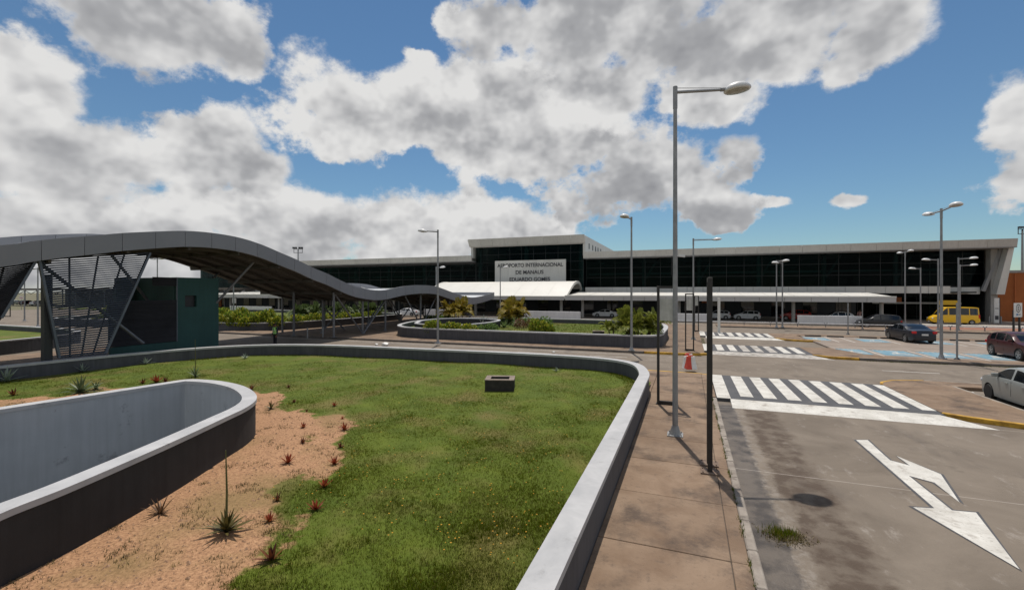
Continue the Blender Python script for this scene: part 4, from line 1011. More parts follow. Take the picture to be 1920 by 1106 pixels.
#@@OBJECTS
# ------------------------------------------------------------------ street lamps
def lamp(px, py, top_y, arms, label, z0=.15, arm=1.7, r=.085, D=None, cam_on=False):
    """arms: list of world angles (deg from +X); top_y: pixel row of the pole head"""
    if D is None: p = P(px, py, z0)
    else:
        tt = (px-960)/F; p = Vector((D*(FW[0]+RT[0]*tt), D*(FW[1]+RT[1]*tt), z0))
    Dd = p.x*FW[0]+p.y*FW[1]; H = CH+Dd*(HZ-top_y)/F-z0
    t = thing('street_lamp', label, 'lamp', p, group='street lamps around the forecourt')
    B = lambda mb, n, m, **k: mb.build(n, m, k.pop('par', t), world=False, **k)
    ba = MB().box((0, 0, .012), (.42, .42, .024)); ba.lathe([(.17, .02), (.14, .10), (.10, .22), (.09, .26)], 12)
    for a in (-1, 1):
        for b in (-1, 1): ba.tube((a*.16, b*.16, .02), (a*.16, b*.16, .07), .016, .016, 6)
    B(ba, 'base', 'galv', smooth=35)
    B(MB().tube((0, 0, .2), (0, 0, H-.6), r, r*.68, 14), 'pole', 'galv', smooth=40)
    B(MB().tube((0, 0, H-.62), (0, 0, H), r*.80, r*.80, 14), 'sleeve', 'galv', smooth=40)
    for a in arms:
        dx, dy = math.cos(R(a)), math.sin(R(a)); z = H-.16
        ar_ = MB().tube((0, 0, z), (dx*(arm-.40), dy*(arm-.40), z+.05), r*.55, r*.45, 10)
        ar_.tube((0, 0, z+.12), (dx*(arm-.40), dy*(arm-.40), z+.10), .009, .009, 6)
        ar_.tube((dx*(arm-.46), dy*(arm-.46), z+.055), (dx*(arm-.22), dy*(arm-.22), z+.065), .055, .055, 10)
        B(ar_, 'arm', 'galv', smooth=40)
        mt = Matrix.Rotation(R(a), 4, 'Z') @ Matrix.Rotation(R(-6), 4, 'Y')
        hd = MB().lathe([(.34, -.045), (.365, -.02), (.36, .02), (.31, .09), (.22, .145), (.10, .165), (.01, .168)], 24, (dx*arm, dy*arm, z+.06), .82, mt)
        h_ = B(hd, 'lamp_head', 'lamp_white', smooth=50)
        ln = MB().lathe([(.01, -.085), (.16, -.08), (.25, -.062), (.30, -.046)], 24, (dx*arm, dy*arm, z+.06), .82, mt)
        B(ln, 'lens', 'lamp_lens', smooth=50, par=h_)
    if cam_on:
        zc = CH+Dd*(HZ-480)/F-z0
        cm = MB().tube((0, -.0, zc), (.12, -.08, zc), .014, .014, 6); cm.bar((.10, -.08, zc+.01), (.26, -.10, zc-.02), .07, .07)
        B(cm, 'security_camera', 'lamp_white')
        B(MB().tube((-.09, 0, zc), (-.10, 0, zc-.55), .012, .012, 6), 'cable', 'black_trim')
    return t
lamp(1266, 815, 163, [19], 'tall galvanised street lamp with one arm beside the black sign frames on the pavement', cam_on=True, arm=1.72, r=.078)
lamp(821, 644, 431, [200], 'street lamp with its arm towards the walkway, before the palm lawn wall', arm=1.2)
lamp(1184, 657, 407, [250], 'street lamp in front of the palm clump at the palm lawn wall', arm=1.0)
lamp(1300, 636, 447, [20], 'street lamp with one arm behind the narrow black sign frame', arm=2.0)
lamp(1456, 614, 488, [-20], 'street lamp on the far verge, taller of a close pair', arm=.9)
lamp(1467, 614, 491, [200], 'street lamp on the far verge, shorter of a close pair', arm=.8)
lamp(1765, 672, 391, [-92, 88], 'double-headed street lamp on the kerb strip by the blue bays', arm=1.75)
lamp(1697, 607, 471, [-92, 88], 'double-headed street lamp behind the dark sedan', arm=1.7)
lamp(1726, 609, 502, [180], 'short street lamp by the nose of the yellow van', arm=.8)
lamp(1759, 619, 485, [180], 'street lamp on the far verge in front of the yellow van', arm=1.0)
lamp(1797, 620, 483, [0], 'street lamp with its arm towards the annex, in front of the yellow van tail', arm=1.2)
lamp(1800, 613, 496, [0], 'lower street lamp close behind another at the yellow van tail', arm=1.2)
lamp(938, 0, 500, [0], 'slender street lamp in front of the white vault', arm=.8, D=62)
lamp(818, 0, 500, [0], 'slender street lamp at the end of the covered walkway', arm=1.0, D=62)
lamp(71, 0, 502, [180], 'distant street lamp seen between the two slatted screens', arm=1.2, D=52)
lamp(46, 0, 528, [180], 'distant street lamp beyond the darker slatted screen', arm=1.2, D=62)
lamp(295, 0, 484, [0, 180], 'distant double-headed lamp above the teal kiosk roof', arm=.9, D=60)
lamp(438, 0, 500, [180], 'distant street lamp behind the hedge left of the walkway', arm=1., D=56)
# floodlight masts
for (px, ty, D, lab) in ((559, 466, 130, 'floodlight mast rising behind the terminal roof near the walkway'), (1917, 428, 95, 'floodlight mast behind the orange annex')):
    tt = (px-960)/F; p = Vector((D*(FW[0]+RT[0]*tt), D*(FW[1]+RT[1]*tt), 0)); H = CH+D*(HZ-ty)/F
    t = thing('floodlight_mast', lab, 'lamp', p, rz=YAW)
    MB().tube((0, 0, 0), (0, 0, H-.6), .3, .16, 10).build('pole', 'galv', t, world=False)
    b = MB(); s_ = D/130
    for z in (H-.2, H-1.2): b.bar((-1.3*s_, 0, z), (1.3*s_, 0, z), .12, .12)
    b.bar((-1.2*s_, 0, H-1.2), (-1.2*s_, 0, H+.3), .1, .1); b.bar((1.2*s_, 0, H-1.2), (1.2*s_, 0, H+.3), .1, .1); b.bar((0, 0, H-1.5), (0, 0, H-.2), .2, .2)
    b.build('frame', 'steel_dark', t, world=False)
    for x in (-1.2, -.5, .5, 1.2): MB().box((x*s_, -.25, H+.15), (.5*s_, .4, .5*s_), 0).build('floodlight', 'steel_dark', t, world=False)

# ------------------------------------------------------------------ black sign frames
def sign_frame(p, w, h, rz, panel, label, th=.085, mat_='black_steel', rail=True, plate=False):
    t = thing('sign_stand', label, 'sign frame', p, rz)
    B = lambda mb, n, m, **k: mb.build(n, m, t, world=False, **k)
    for s_ in (-1, 1): B(MB().bb(s_*w/2-th/2, s_*w/2+th/2, -th/2, th/2, .02, h), 'post', mat_, bevel=.006)
    B(MB().bb(-w/2+th/2, w/2-th/2, -th/2+.004, th/2-.004, h-th, h-.003), 'top_bar', mat_)
    if rail: B(MB().bb(-w/2+th/2, w/2-th/2, -th/2+.004, th/2-.004, .03, .03+th), 'bottom_bar', mat_)
    if panel: B(MB().bb(-w/2+th/2+.005, w/2-th/2-.005, -.015, .015, panel[0], panel[1]), 'panel', 'board')
    if plate:
        for s_ in (-1, 1):
            b = MB().bb(s_*w/2-.16, s_*w/2+.16, -.2, .2, -.001, .03)
            for a in (-.12, .12):
                for c in (-.15, .15): b.tube((s_*w/2+a, c, .03), (s_*w/2+a, c, .055), .015, .015, 6)
            B(b, 'base_plate', 'rusty')
    else: B(MB().bb(-w/2-.08, w/2+.08, -.09, .09, -.001, .025), 'base_plate', 'black_steel')
    return t
p = P(1255, 758, .15); Y1 = P(1236, 758, .15)
sign_frame((-.70, 17.2, .15), .60, 4.24, 0, (3.0, 3.78), 'black steel sign frame holding a weathered blank board, behind the tall lamp', th=.09)
sign_frame((.10, 33.3, .15), .5, 3.9, 0, (2.75, 3.5), 'slim black sign frame with a small pale board behind the red and white barriers', th=.085)
sign_frame((.80, 49.6, .15), .42, 3.6, R(30), (2.6, 3.2), 'slim black sign frame by the farthest crossing', th=.08)
sign_frame((.46, 11.35, .15), .52, 4.36, R(90), (2.2, 4.2), 'tall black sign frame standing edge-on beside the kerb, with rusty base plates', th=.10, plate=True, rail=False)
g_ = P(1348, 626, .02)
t = thing('grey_pylon', 'plain light grey pylon by the farthest crossing', 'pylon', (g_.x, g_.y, 0.0))
MB().bb(-.11, .11, -.3, .3, 0, 3.55).build('shaft', 'panel_white', t, world=False, bevel=.01); MB().bb(-.2, .2, -.4, .4, 0, .03).build('base_plate', 'steel', t, world=False)
# thin sign posts seen edge-on
for (px, py, ty, lab) in ((1794.5, 674, 568, 'thin grey sign post beside the double-headed lamp'), (1590, 627, 568, 'thin grey sign post before the low white wall'), (1617, 617, 567, 'thin grey sign post before the dark minivan')):
    p = P(px, py, .14); Dd = p.x*FW[0]+p.y*FW[1]; H = CH-Dd*(ty-HZ)/F-.14
    t = thing('sign_post', lab, 'sign post', p)
    MB().tube((0, 0, 0), (0, 0, H), .05, .05, 10).build('post', 'galv', t, world=False, smooth=40)
    MB().lathe([(.16, 0), (.15, .03), (.07, .12)], 10).build('base', 'steel_dark', t, world=False)
# parking sign with the E in a ring
Ys = onY(1906, 640, 43.).x
t = thing('parking_sign', 'white parking sign with a ringed letter E on two black posts', 'sign', (Ys, 43., .12), rz=R(42))
for s_ in (-.38, .38): MB().bb(s_-.05, s_+.05, -.05, .05, 0, 2.75).build('post', 'black_steel', t, world=False)
MB().bb(-.52, .52, -.09, -.055, 2.25, 3.25).build('plate', 'white_plastic', t, world=False)
b = MB(); n = 28
for i in range(n):
    a0, a1 = 2*math.pi*i/n, 2*math.pi*(i+1)/n; q = lambda a, r: (r*math.cos(a), -.094, 2.87+r*math.sin(a))
    b.add([q(a0, .30), q(a1, .30), q(a1, .235), q(a0, .235)], [(0, 1, 2, 3)])
b.build('ring', 'letter', t, world=False)
text('E', .28, (0, 0, 0), (R(90), 0, 0), 'letter', None, 'letter', .004, bold=.02)
e_ = bpy.context.scene.objects['letter'] if 'letter' in bpy.context.scene.objects else None
e_.parent = t; e_.location = (0, -.094, 2.73)
MB().bb(-.26, -.02, -.096, -.091, 2.36, 2.5).build('blue_mark', 'sign_blue', t, world=False); MB().bb(.04, .3, -.096, -.091, 2.38, 2.47).build('small_mark', 'galv', t, world=False)
# white pylon with small notices near the end column
q = onY(1868.5, 605, 78.); t = thing('notice_pylon', 'narrow white notice pylon at the terminal doors by the orange annex', 'sign', (q.x, 78., .02))
MB().bb(-.25, .25, -.06, .06, .05, 3.3).build('panel', 'white_plastic', t, world=False); MB().bb(.25, .33, -.07, .07, 0, 3.35).build('post', 'black_steel', t, world=False)
MB().bb(-.18, .18, -.07, -.061, .5, 1.0).build('notice', 'letter', t, world=False); MB().bb(-.18, .18, -.07, -.061, 1.9, 1.98).build('notice_line', 'letter', t, world=False)
for px in (1834, 1855, 1877):
    q = onY(px, 600, 76.5); tag(MB().tube((q.x, 76.5, .02), (q.x, 76.5, 1.0), .07, .07, 10).build('bollard', 'galv', smooth=40), 'short pale bollard in front of the terminal doors', 'bollard', 'bollards at the terminal doors')

# ------------------------------------------------------------------ plastic barriers
def barrier(loc, rz, label, flip):
    t = thing('plastic_barrier', label, 'barrier', loc, rz, 'red and white barriers at the pavement corner')
    prof = [(-.24, 0), (.24, 0), (.20, .12), (.10, .38), (.08, .66), (-.08, .66), (-.10, .38), (-.20, .12)]
    segs = [(-.27, -.002), (.002, .27)]
    for i, (a, b) in enumerate(segs):
        n = len(prof); mb = MB(); mb.add([(a*(1-.45*z), y, z) for y, z in prof]+[(b*(1-.45*z), y, z) for y, z in prof], [tuple(range(n)), tuple(range(n, 2*n))[::-1]]+[(j, n+j, n+(j+1) % n, (j+1) % n) for j in range(n)])
        mb.build('block', 'red_plastic' if (i+flip) % 2 == 0 else 'white_plastic', t, world=False, bevel=.012)
    MB().bb(-.12, .12, -.06, .06, .66, .70).build('cap', 'white_plastic' if flip else 'red_plastic', t, world=False, bevel=.01)
p = P(1295, 693, .15)
barrier((p.x, p.y+.3, .15), R(18), 'red and white plastic barrier at the pavement corner, nearest the tall lamp', 0)
barrier((p.x-.14, p.y+1.25, .0), R(14), 'red and white plastic barrier in the middle of the row on the cross road', 1)
barrier((p.x-.10, p.y+2.4, .0), R(22), 'red and white plastic barrier at the far end of the row on the cross road', 0)
# concrete boxes on the lawns
def cbox(loc, rz, lx, ly, h, label):
    t = thing('concrete_box', label, 'box', loc, rz)
    b = MB(); w = .2
    b.bb(-lx/2, lx/2, -ly/2, -ly/2+w, 0, h); b.bb(-lx/2, lx/2, ly/2-w, ly/2, 0, h); b.bb(-lx/2, -lx/2+w, -ly/2+w, ly/2-w, 0, h); b.bb(lx/2-w, lx/2, -ly/2+w, ly/2-w, 0, h)
    b.build('body', 'box_shade_concrete', t, world=False)
    b = MB(); e = .012
    b.bb(-lx/2-e, lx/2+e, -ly/2-e, -ly/2+w, h, h+.03); b.bb(-lx/2-e, lx/2+e, ly/2-w, ly/2+e, h, h+.03); b.bb(-lx/2-e, -lx/2+w, -ly/2+w, ly/2-w, h, h+.03); b.bb(lx/2-w, lx/2+e, -ly/2+w, ly/2-w, h, h+.03)
    b.build('rim', 'box_top', t, world=False)
    MB().bb(-lx/2+w, lx/2-w, -ly/2+w, ly/2-w, 0, .05).build('inside', 'box_shade_concrete', t, world=False)
q = P(938, 728, GZ); cbox((q.x, q.y, GZ-.05), YAW-R(3), 1.15, .95, .46, 'open concrete box with shade-coloured sides standing on the near lawn')
q = P(1120, 629, .55); cbox((q.x, q.y+.5, .52), R(10), .95, .7, .35, 'small black box on the palm lawn beside the palm clump')

# ------------------------------------------------------------------ plants
def leaf_strip(L_, w, up, droop, n=5, fold=.25):
    """one leaf along +X, folded along its midrib"""
    vs = []; fs = []
    for i in range(n+1):
        k = i/n; x = L_*k*math.cos(up)*(1-.12*droop*k); z = L_*math.sin(up)*k-droop*L_*k*k; ww = w*(1-k)**.6*(.55+1.2*k*(1-k)) if i < n else .001
        vs += [(x, -ww, z+ww*fold), (x, 0, z), (x, ww, z+ww*fold)]
    for i in range(n):
        a = i*3; fs += [(a, a+3, a+4, a+1), (a+1, a+4, a+5, a+2)]
    return vs, fs
def leafmesh(nm, L_, w, up, droop, m):
    vs, fs = leaf_strip(L_, w, up, droop); me = MB().add(vs, fs).mesh(nm); me.materials.append(MT[m]); return me
def rosette(name, label, cat, loc, r, n, m, group, upmin=.15, upmax=1.35, w=.11, droop=.25, parts=True, stalk=0., seed=0):
    rng = random.Random(seed); t = thing(name, label, cat, loc, rng.uniform(0, 6.28), group)
    if parts:
        vars_ = [leafmesh('leaf', r, r*w, u, d, m) for u, d in ((upmin, droop*.6), (.5, droop), (.8, droop*.9), (1.1, droop*.5), (upmax, droop*.2))]
        for i in range(n):
            k = i/n; v = vars_[min(4, int(k*5))]; s_ = rng.uniform(.75, 1.1)*(1-.25*k)
            inst('leaf', v, t, (0, 0, .02+.05*k), (rng.uniform(-.2, .2), rng.uniform(-.12, .12), i*2.4+rng.uniform(-.2, .2)), (s_, s_, s_))
    else:
        mb = MB()
        for i in range(n):
            k = i/n; vs, fs = leaf_strip(r*rng.uniform(.75, 1.1), r*w, upmin+(upmax-upmin)*k+rng.uniform(-.1, .1), droop*rng.uniform(.5, 1.2)*(1-k*.7), 4)
            a = i*2.4+rng.uniform(-.2, .2); mt = Matrix.Rotation(a, 4, 'Z'); mb.add([mt @ Vector(v) for v in vs], fs)
        mb.build('foliage', m, t, world=False)
    if stalk:
        MB().path([(0, 0, .05), (.01, .0, stalk*.5), (-.005, 0, stalk)], [.019, .016, .008], 8).build('flower_stalk', 'stalk', t, world=False)
    return t
mat('stalk', (.07, .075, .02), (.12, .12, .04), 20., .8)
def gz(x, y): return GZ+.03*math.sin(x*1.1)*math.sin(y*.9)-.01
def G(px, py):
    q = P(px, py, GZ); return (q.x, q.y, gz(q.x, q.y))
rosette('agave', 'large yellow-green agave with a tall flower stalk on the bare soil', 'agave', G(424, 1002), .47, 32, 'agave_yellow', None, upmin=.35, droop=.22, stalk=1.35, w=.13, seed=1)
rosette('agave', 'broad dark green agave behind the stairwell parapet', 'agave', G(151, 736), .92, 28, 'agave', None, droop=.2, w=.10, seed=2)
rosette('agave', 'compact green agave tucked beside the broad dark one', 'agave', G(180, 730), .48, 20, 'agave', None, droop=.2, w=.12, seed=3)
rosette('agave', 'pale agave at the foot of the wall under the darker screen', 'agave', G(12, 716), .85, 20, 'agave_blue', None, upmin=.3, droop=.15, w=.10, seed=4)
rosette('agave', 'small pale agave with a wooden tag under the slatted screen', 'agave', G(155, 697), .55, 16, 'agave_blue', None, upmin=.2, droop=.1, w=.12, seed=5)
rosette('agave', 'small pale agave on the grass below the kiosk slats', 'agave', G(273, 684), .48, 18, 'agave_blue', None, upmin=.3, droop=.1, w=.11, seed=6)
rosette('agave', 'small pale agave at the wall foot in front of the guard', 'agave', G(460, 673), .42, 16, 'agave_blue', None, upmin=.3, droop=.1, w=.11, seed=7)
rosette('agave', 'dark flat agave with a tall bare stalk behind the parapet tip', 'agave', G(366, 707), .65, 18, 'agave', None, upmin=.1, upmax=.8, droop=.1, w=.08, stalk=1.75, seed=8)
rosette('agave', 'little variegated yellow agave beside the parapet tip', 'agave', G(508, 768), .32, 22, 'agave_yellow', None, droop=.15, w=.13, seed=9)
rosette('agave', 'tiny pale agave at the wall foot near the curved corner', 'agave', G(1043, 696), .3, 14, 'agave_blue', None, upmin=.3, droop=.1, w=.11, seed=10)
q = G(145, 694); t = thing('plant_tag', 'small tan board leaning in the pale agave', 'board', q, YAW)
MB().box((0, 0, .30), (.55, .02, .2)).build('board', 'box_top', t, world=False); MB().bb(-.02, .02, .01, .03, 0, .3).build('stake', 'rusty', t, world=False)
BR = 'red bromeliads dotted along the soil edge'
brs = [(646, 806, .26, 0), (569, 802, .20, 0), (540, 868, .27, 0), (627, 868, .22, 0), (609, 912, .24, 0), (592, 956, .22, 0), (627, 761, .20, 0), (505, 980, .19, 0), (551, 756, .17, 1), (575, 772, .12, 1),
       (568, 832, .18, 1), (638, 838, .17, 1), (520, 940, .18, 1), (509, 1050, .30, 1), (293, 716, .45, 0), (25, 740, .35, 1), (471, 730, .28, 1), (268, 718, .3, 1), (541, 727, .18, 1), (310, 716, .3, 1), (642, 784, .12, 0)]
for i, (px, py, r_, dk) in enumerate(brs):
    rosette('bromeliad', 'small dull brownish-red bromeliad near the soil edge' if dk else 'small bright red bromeliad near the soil edge', 'bromeliad', G(px, py), r_, 16 if not dk else 12, 'bromeliad_dark' if dk else 'bromeliad',
            'dull bromeliads along the soil edge' if dk else BR, upmin=.5, upmax=1.4, w=.15, droop=.12, parts=False, seed=40+i)
rosette('dry_plant', 'withered brown plant leaning against the stairwell parapet', 'plant', G(300, 962), .38, 20, 'dry', None, upmin=.2, upmax=1.3, droop=.35, w=.07, parts=False, seed=90)
# sparse weeds on the soil
wd = []
for i in range(2600):
    D = random.uniform(5.5, 18); tt = random.uniform(-1.12, -.35); x = D*(FW[0]+RT[0]*tt); y = D*(FW[1]+RT[1]*tt)
    if soil_at(x, y) < .5 or inside(x, y, ov_poly) or vnoise(x*2.2, y*2.6) < .62: continue
    for k in range(6): wd.append((x+random.gauss(0, .05), y+random.gauss(0, .05), gz(x, y)))
tag(blades('weeds', wd, .02, .07, .007, 'dry_blades', lean=1.2), 'sparse dry weeds on the bare soil', 'weeds', kind='stuff')
wk = []
for i in range(420):
    y = random.choice([random.uniform(6, 19)]); 
    if vnoise(y*3, 1.) < .55: continue
    wk.append((.86+random.gauss(0, .012), y, .15))
for i in range(260): wk.append((1.05+random.random()*.25, random.uniform(38.9, 44.5), .0))
for i in range(1600):
    x = random.uniform(10, 40)
    if vnoise(x*.9, 3) > .45: wk.append((x, 33.3-random.random()*.15+(x-12)*.011, .0))
for i in range(2600):
    x = random.uniform(10, 40)
    if vnoise(x*.8, 7) > .35: wk.append((x, 48.65+random.random()*.25, .12))
tag(blades('kerb_weeds', wk, .02, .07, .006, 'grass_blades', lean=.9), 'thin weeds sprouting along the kerb joints', 'weeds', kind='stuff')
q = P(1470, 1002, 0); wc = [(q.x+random.gauss(0, .12), q.y+random.gauss(0, .09), 0) for i in range(130)]; wc2 = [(q.x+random.gauss(0.02, .17), q.y+random.gauss(-.06, .13), 0) for i in range(420)]
t = thing('weed_clump', 'clump of green and dry weeds growing from the cracked gutter', 'weeds', (0, 0, 0))
blades('green_blades', wc, .05, .16, .006, 'grass_blades', t, 1.)['kind'] = 'stuff'; blades('dry_blades', wc2, .02, .06, .007, 'dry_blades', t, 2.)['kind'] = 'stuff'

def shrub_mesh(rx, ry, h, n, ls, m, seed, upright=.6):
    rng = random.Random(seed); mb = MB()
    for i in range(n):
        while True:
            x, y, z = rng.uniform(-1, 1), rng.uniform(-1, 1), rng.uniform(0, 1)
            if x*x+y*y+(z*.9)**2 < 1 and rng.random() < .25+.75*(x*x+y*y+z*z): break
        c = Vector((x*rx, y*ry, z*h+.02)); a = math.atan2(y, x)+rng.gauss(0, .8); el = rng.gauss(upright, .45)
        d = Vector((math.cos(a)*math.cos(el), math.sin(a)*math.cos(el), math.sin(el))); s_ = d.cross(Vector((rng.gauss(0, .3), rng.gauss(0, .3), 1))).normalized()
        L_ = ls*rng.uniform(.7, 1.3); w = L_*.2
        mb.add([c, c+d*L_*.5+s_*w, c+d*L_, c+d*L_*.5-s_*w], [(0, 1, 2, 3)])
    for i in range(6):
        a = rng.uniform(0, 6.28); mb.tube((0, 0, 0), (math.cos(a)*rx*.6, math.sin(a)*ry*.6, h*.8), .02, .008, 4, False)
    me = mb.mesh('foliage'); me.materials.append(MT[m]); return me
cro = [shrub_mesh(.75, .75, 1.05+.2*i, 620, .30, 'croton', 200+i, .9) for i in range(3)]
def shrub(name, label, cat, me, loc, sc, group, rz=0.):
    t = thing(name, label, cat, loc, rz, group); o = inst('foliage', me, t, (0, 0, 0), (0, 0, 0), (sc[0], sc[0], sc[1]))
    return t
rng = random.Random(5)
x = -66.
while x < -40:
    for row in range(2):
        yb_ = 34.2+row*1.2+(max(0, x+43)*.55)
        shrub('croton_shrub', 'yellow and green croton shrub in the hedge beyond the guard', 'shrub', rng.choice(cro), (x+rng.uniform(-.3, .3), yb_+rng.uniform(-.2, .2), .48), (1.15, rng.uniform(.85, 1.25)), 'croton shrubs in the hedge beyond the guard', rng.uniform(0, 6))
    x += 1.15
y = 37.5
while y < 52:
    shrub('croton_shrub', 'yellow and green croton shrub in the hedge beyond the guard', 'shrub', rng.choice(cro), (-39.6+rng.uniform(-.2, .2), y, .48), (1., rng.uniform(.6, .95)), 'croton shrubs in the hedge beyond the guard', rng.uniform(0, 6)); y += 1.25
for (px, py, s_) in [(752, 622, 1.), (765, 622, 1.), (780, 623, .95), (795, 624, 1.), (808, 624, .9), (822, 626, .9), (836, 626, .8)]:
    q = P(px, py+3, .9); x_, y_ = max(-24.6, q.x), max(34.35, q.y)
    shrub('croton_shrub', 'yellow-green croton shrub at the rounded end of the palm lawn', 'shrub', rng.choice(cro), (x_, y_, .53), (.85*s_, .75*s_), 'croton shrubs at the rounded end of the palm lawn', rng.uniform(0, 6))
for (px, D_, s_, h_) in [(858, 0, .6, .28), (876, 0, .6, .28), (900, 0, .6, .3), (925, 0, .6, .3), (950, 0, .6, .32), (972, 0, .7, .35)]:
    q = onY(px, 620, 34.5); shrub('croton_shrub', 'low yellow-green croton along the palm lawn wall', 'shrub', rng.choice(cro), (q.x, 34.55, .53), (s_, h_), 'low crotons along the palm lawn wall', rng.uniform(0, 6))
for (px, Y_, s_, h_) in [(1003, 35.2, .75, .9), (1016, 35.0, .8, .95), (1029, 35.1, .7, .85)]:
    q = onY(px, 620, Y_); shrub('croton_shrub', 'tall yellow-green croton in the clump before the lawn', 'shrub', rng.choice(cro), (q.x, Y_, .53), (s_, h_), 'tall crotons in the clump before the lawn', rng.uniform(0, 6))
gs = shrub_mesh(.8, .8, 1.5, 520, .26, 'green_shrub', 300, .5); rs = shrub_mesh(.6, .6, .9, 320, .2, 'red_shrub', 301, .5)
for (px, Y_, m_, s_, h_, lab) in [(1023, 36.8, gs, .9, .95, 'dense dark green shrub behind the yellow crotons'), (922, 36.0, gs, .9, .55, 'dark green shrub beside the stairwell in the palm lawn'), (905, 35.6, gs, .8, .5, 'low green shrub under the stairwell parapet of the palm lawn'),
                              (975, 42.5, rs, 1., .95, 'reddish shrub in the middle of the palm lawn'), (995, 43, rs, .9, .95, 'brownish shrub beside the reddish one'), (985, 46.5, gs, 1.2, .5, 'low hedge-like green shrub under the golden palm'), (950, 46.8, gs, 1.2, .5, 'low dark shrub behind the spiky cycads')]:
    q = onY(px, 600, Y_); shrub('shrub', lab, 'shrub', m_, (q.x, Y_, .53), (s_, h_), None, rng.uniform(0, 6))
for k in range(9):
    q = onY(800+k*5.5, 600, 47); shrub('shrub', 'low green hedge shrub behind the palm lawn stairwell', 'shrub', gs, (q.x, 47.2, .53), (.8, .5), 'low hedge behind the palm lawn stairwell', rng.uniform(0, 6))
# fronds: feather leaf along +X
def frond_mesh(L_, up, droop, nl, ll, m, seed, vee=.5):
    rng = random.Random(seed); mb = MB(); pts_ = []
    for i in range(9):
        k = i/8; pts_.append(Vector((L_*k*math.cos(up)*(1-.1*k), 0, L_*math.sin(up)*k-droop*L_*k*k)))
    for i in range(8): mb.tube(pts_[i], pts_[i+1], .016*(1-i/9)+.003, .016*(1-(i+1)/9)+.003, 4, False)
    for i in range(nl):
        k = .22+.78*i/nl; j = min(7, int(k*8)); c = pts_[j].lerp(pts_[j+1], k*8-j); t_ = (pts_[j+1]-pts_[j]).normalized()
        le = ll*(math.sin(math.pi*min(1, .15+k*.8))*.8+.25)*rng.uniform(.85, 1.1)
        for s_ in (-1, 1):
            d = (t_*.8+Vector((0, s_, vee*rng.uniform(.2, 1.)))).normalized(); e = c+d*le+Vector((0, 0, -.22*le)); mid = c+d*le*.5; w = t_*le*.085
            mb.add([c-w*.4, mid-w, e, mid+w], [(0, 1, 2, 3)])
    me = mb.mesh('frond'); me.materials.append(MT[m]); return me
def palm(loc, h, n, m, label, seed, stems=7, L_=1.9, spread=.8):
    rng = random.Random(seed); t = thing('palm_clump', label, 'palm', loc)
    fm = [frond_mesh(L_, u, d, 46, L_*.28, m, seed+i) for i, (u, d) in enumerate(((1.35, .25), (1.15, .45), (.9, .6), (.6, .65)))]
    st = []
    for i in range(stems):
        a = rng.uniform(0, 6.28); r_ = spread*rng.random()**.5; b = Vector((math.cos(a)*r_*.7, math.sin(a)*r_*.7, 0)); tp = b+Vector((math.cos(a)*r_*.8, math.sin(a)*r_*.8, h*rng.uniform(.3, .62)))
        MB().path([b, b.lerp(tp, .5)+Vector((0, 0, .05)), tp], [.055, .045, .035], 7).build('stem', 'bark', t, world=False, smooth=60); st.append((b, tp))
    for i in range(n):
        b, tp = rng.choice(st); k = rng.uniform(.35, 1.)**.7; c = b.lerp(tp, k); s_ = rng.uniform(.6, 1.1)
        inst('frond', rng.choice(fm), t, c, (rng.uniform(-.2, .2), rng.uniform(-.15, .15), rng.uniform(0, 6.28)), (s_, s_, s_))
    return t
q = onY(1196, 640, 35.6); palm((q.x, 35.6, .5), 2.7, 210, 'palm', 'bushy areca palm clump behind the lawn wall by the lamp', 11, 16, 1.55, .95)
q = onY(1150, 640, 36.5); palm((q.x, 36.5, .5), 1.7, 30, 'palm', 'low side shoot of areca palm left of the bushy clump', 12, 3, 1.2, .4)
q = onY(955, 600, 47.5); palm((q.x, 47.5, .5), 3.2, 130, 'palm_yellow', 'golden areca palm clump in the middle of the palm lawn', 13, 8, 2.0, 1.)
q = onX(775, 590, -25.3); palm((-25.3, 47., .5), 3.2, 90, 'palm_yellow', 'golden areca palm seen under the walkway roof', 14, 7, 2.0, 1.)
for i, (px, py) in enumerate([(556, 582), (578, 580), (602, 583), (628, 580), (655, 582), (682, 583), (705, 585)]):
    q = onX(px, py, -41.5-.5*(i % 3)) if px > 560 else onY(px, py, 42.)
    Y_ = 40+i*2.0; q = onY(px, py, Y_)
    palm((q.x, Y_, .5), 2.1, 48, 'cycad', 'feathery grey-green palm behind the croton hedge', 20+i, 5, 1.8, .7)['group'] = 'feathery palms behind the croton hedge'
for (px, Y_, s_) in [(905, 45, 1.), (945, 42.5, .8), (968, 44.5, .95)]:
    q = onY(px, 600, Y_); rosette('spiky_cycad', 'spiky pale green plant between the stairwell and the golden palm', 'plant', (q.x, Y_, .5), 1.35*s_, 34, 'agave_blue' if s_ == 1. else 'cycad', 'spiky plants on the palm lawn', upmin=.1, upmax=1.3, w=.09, droop=.35, parts=False, seed=px)
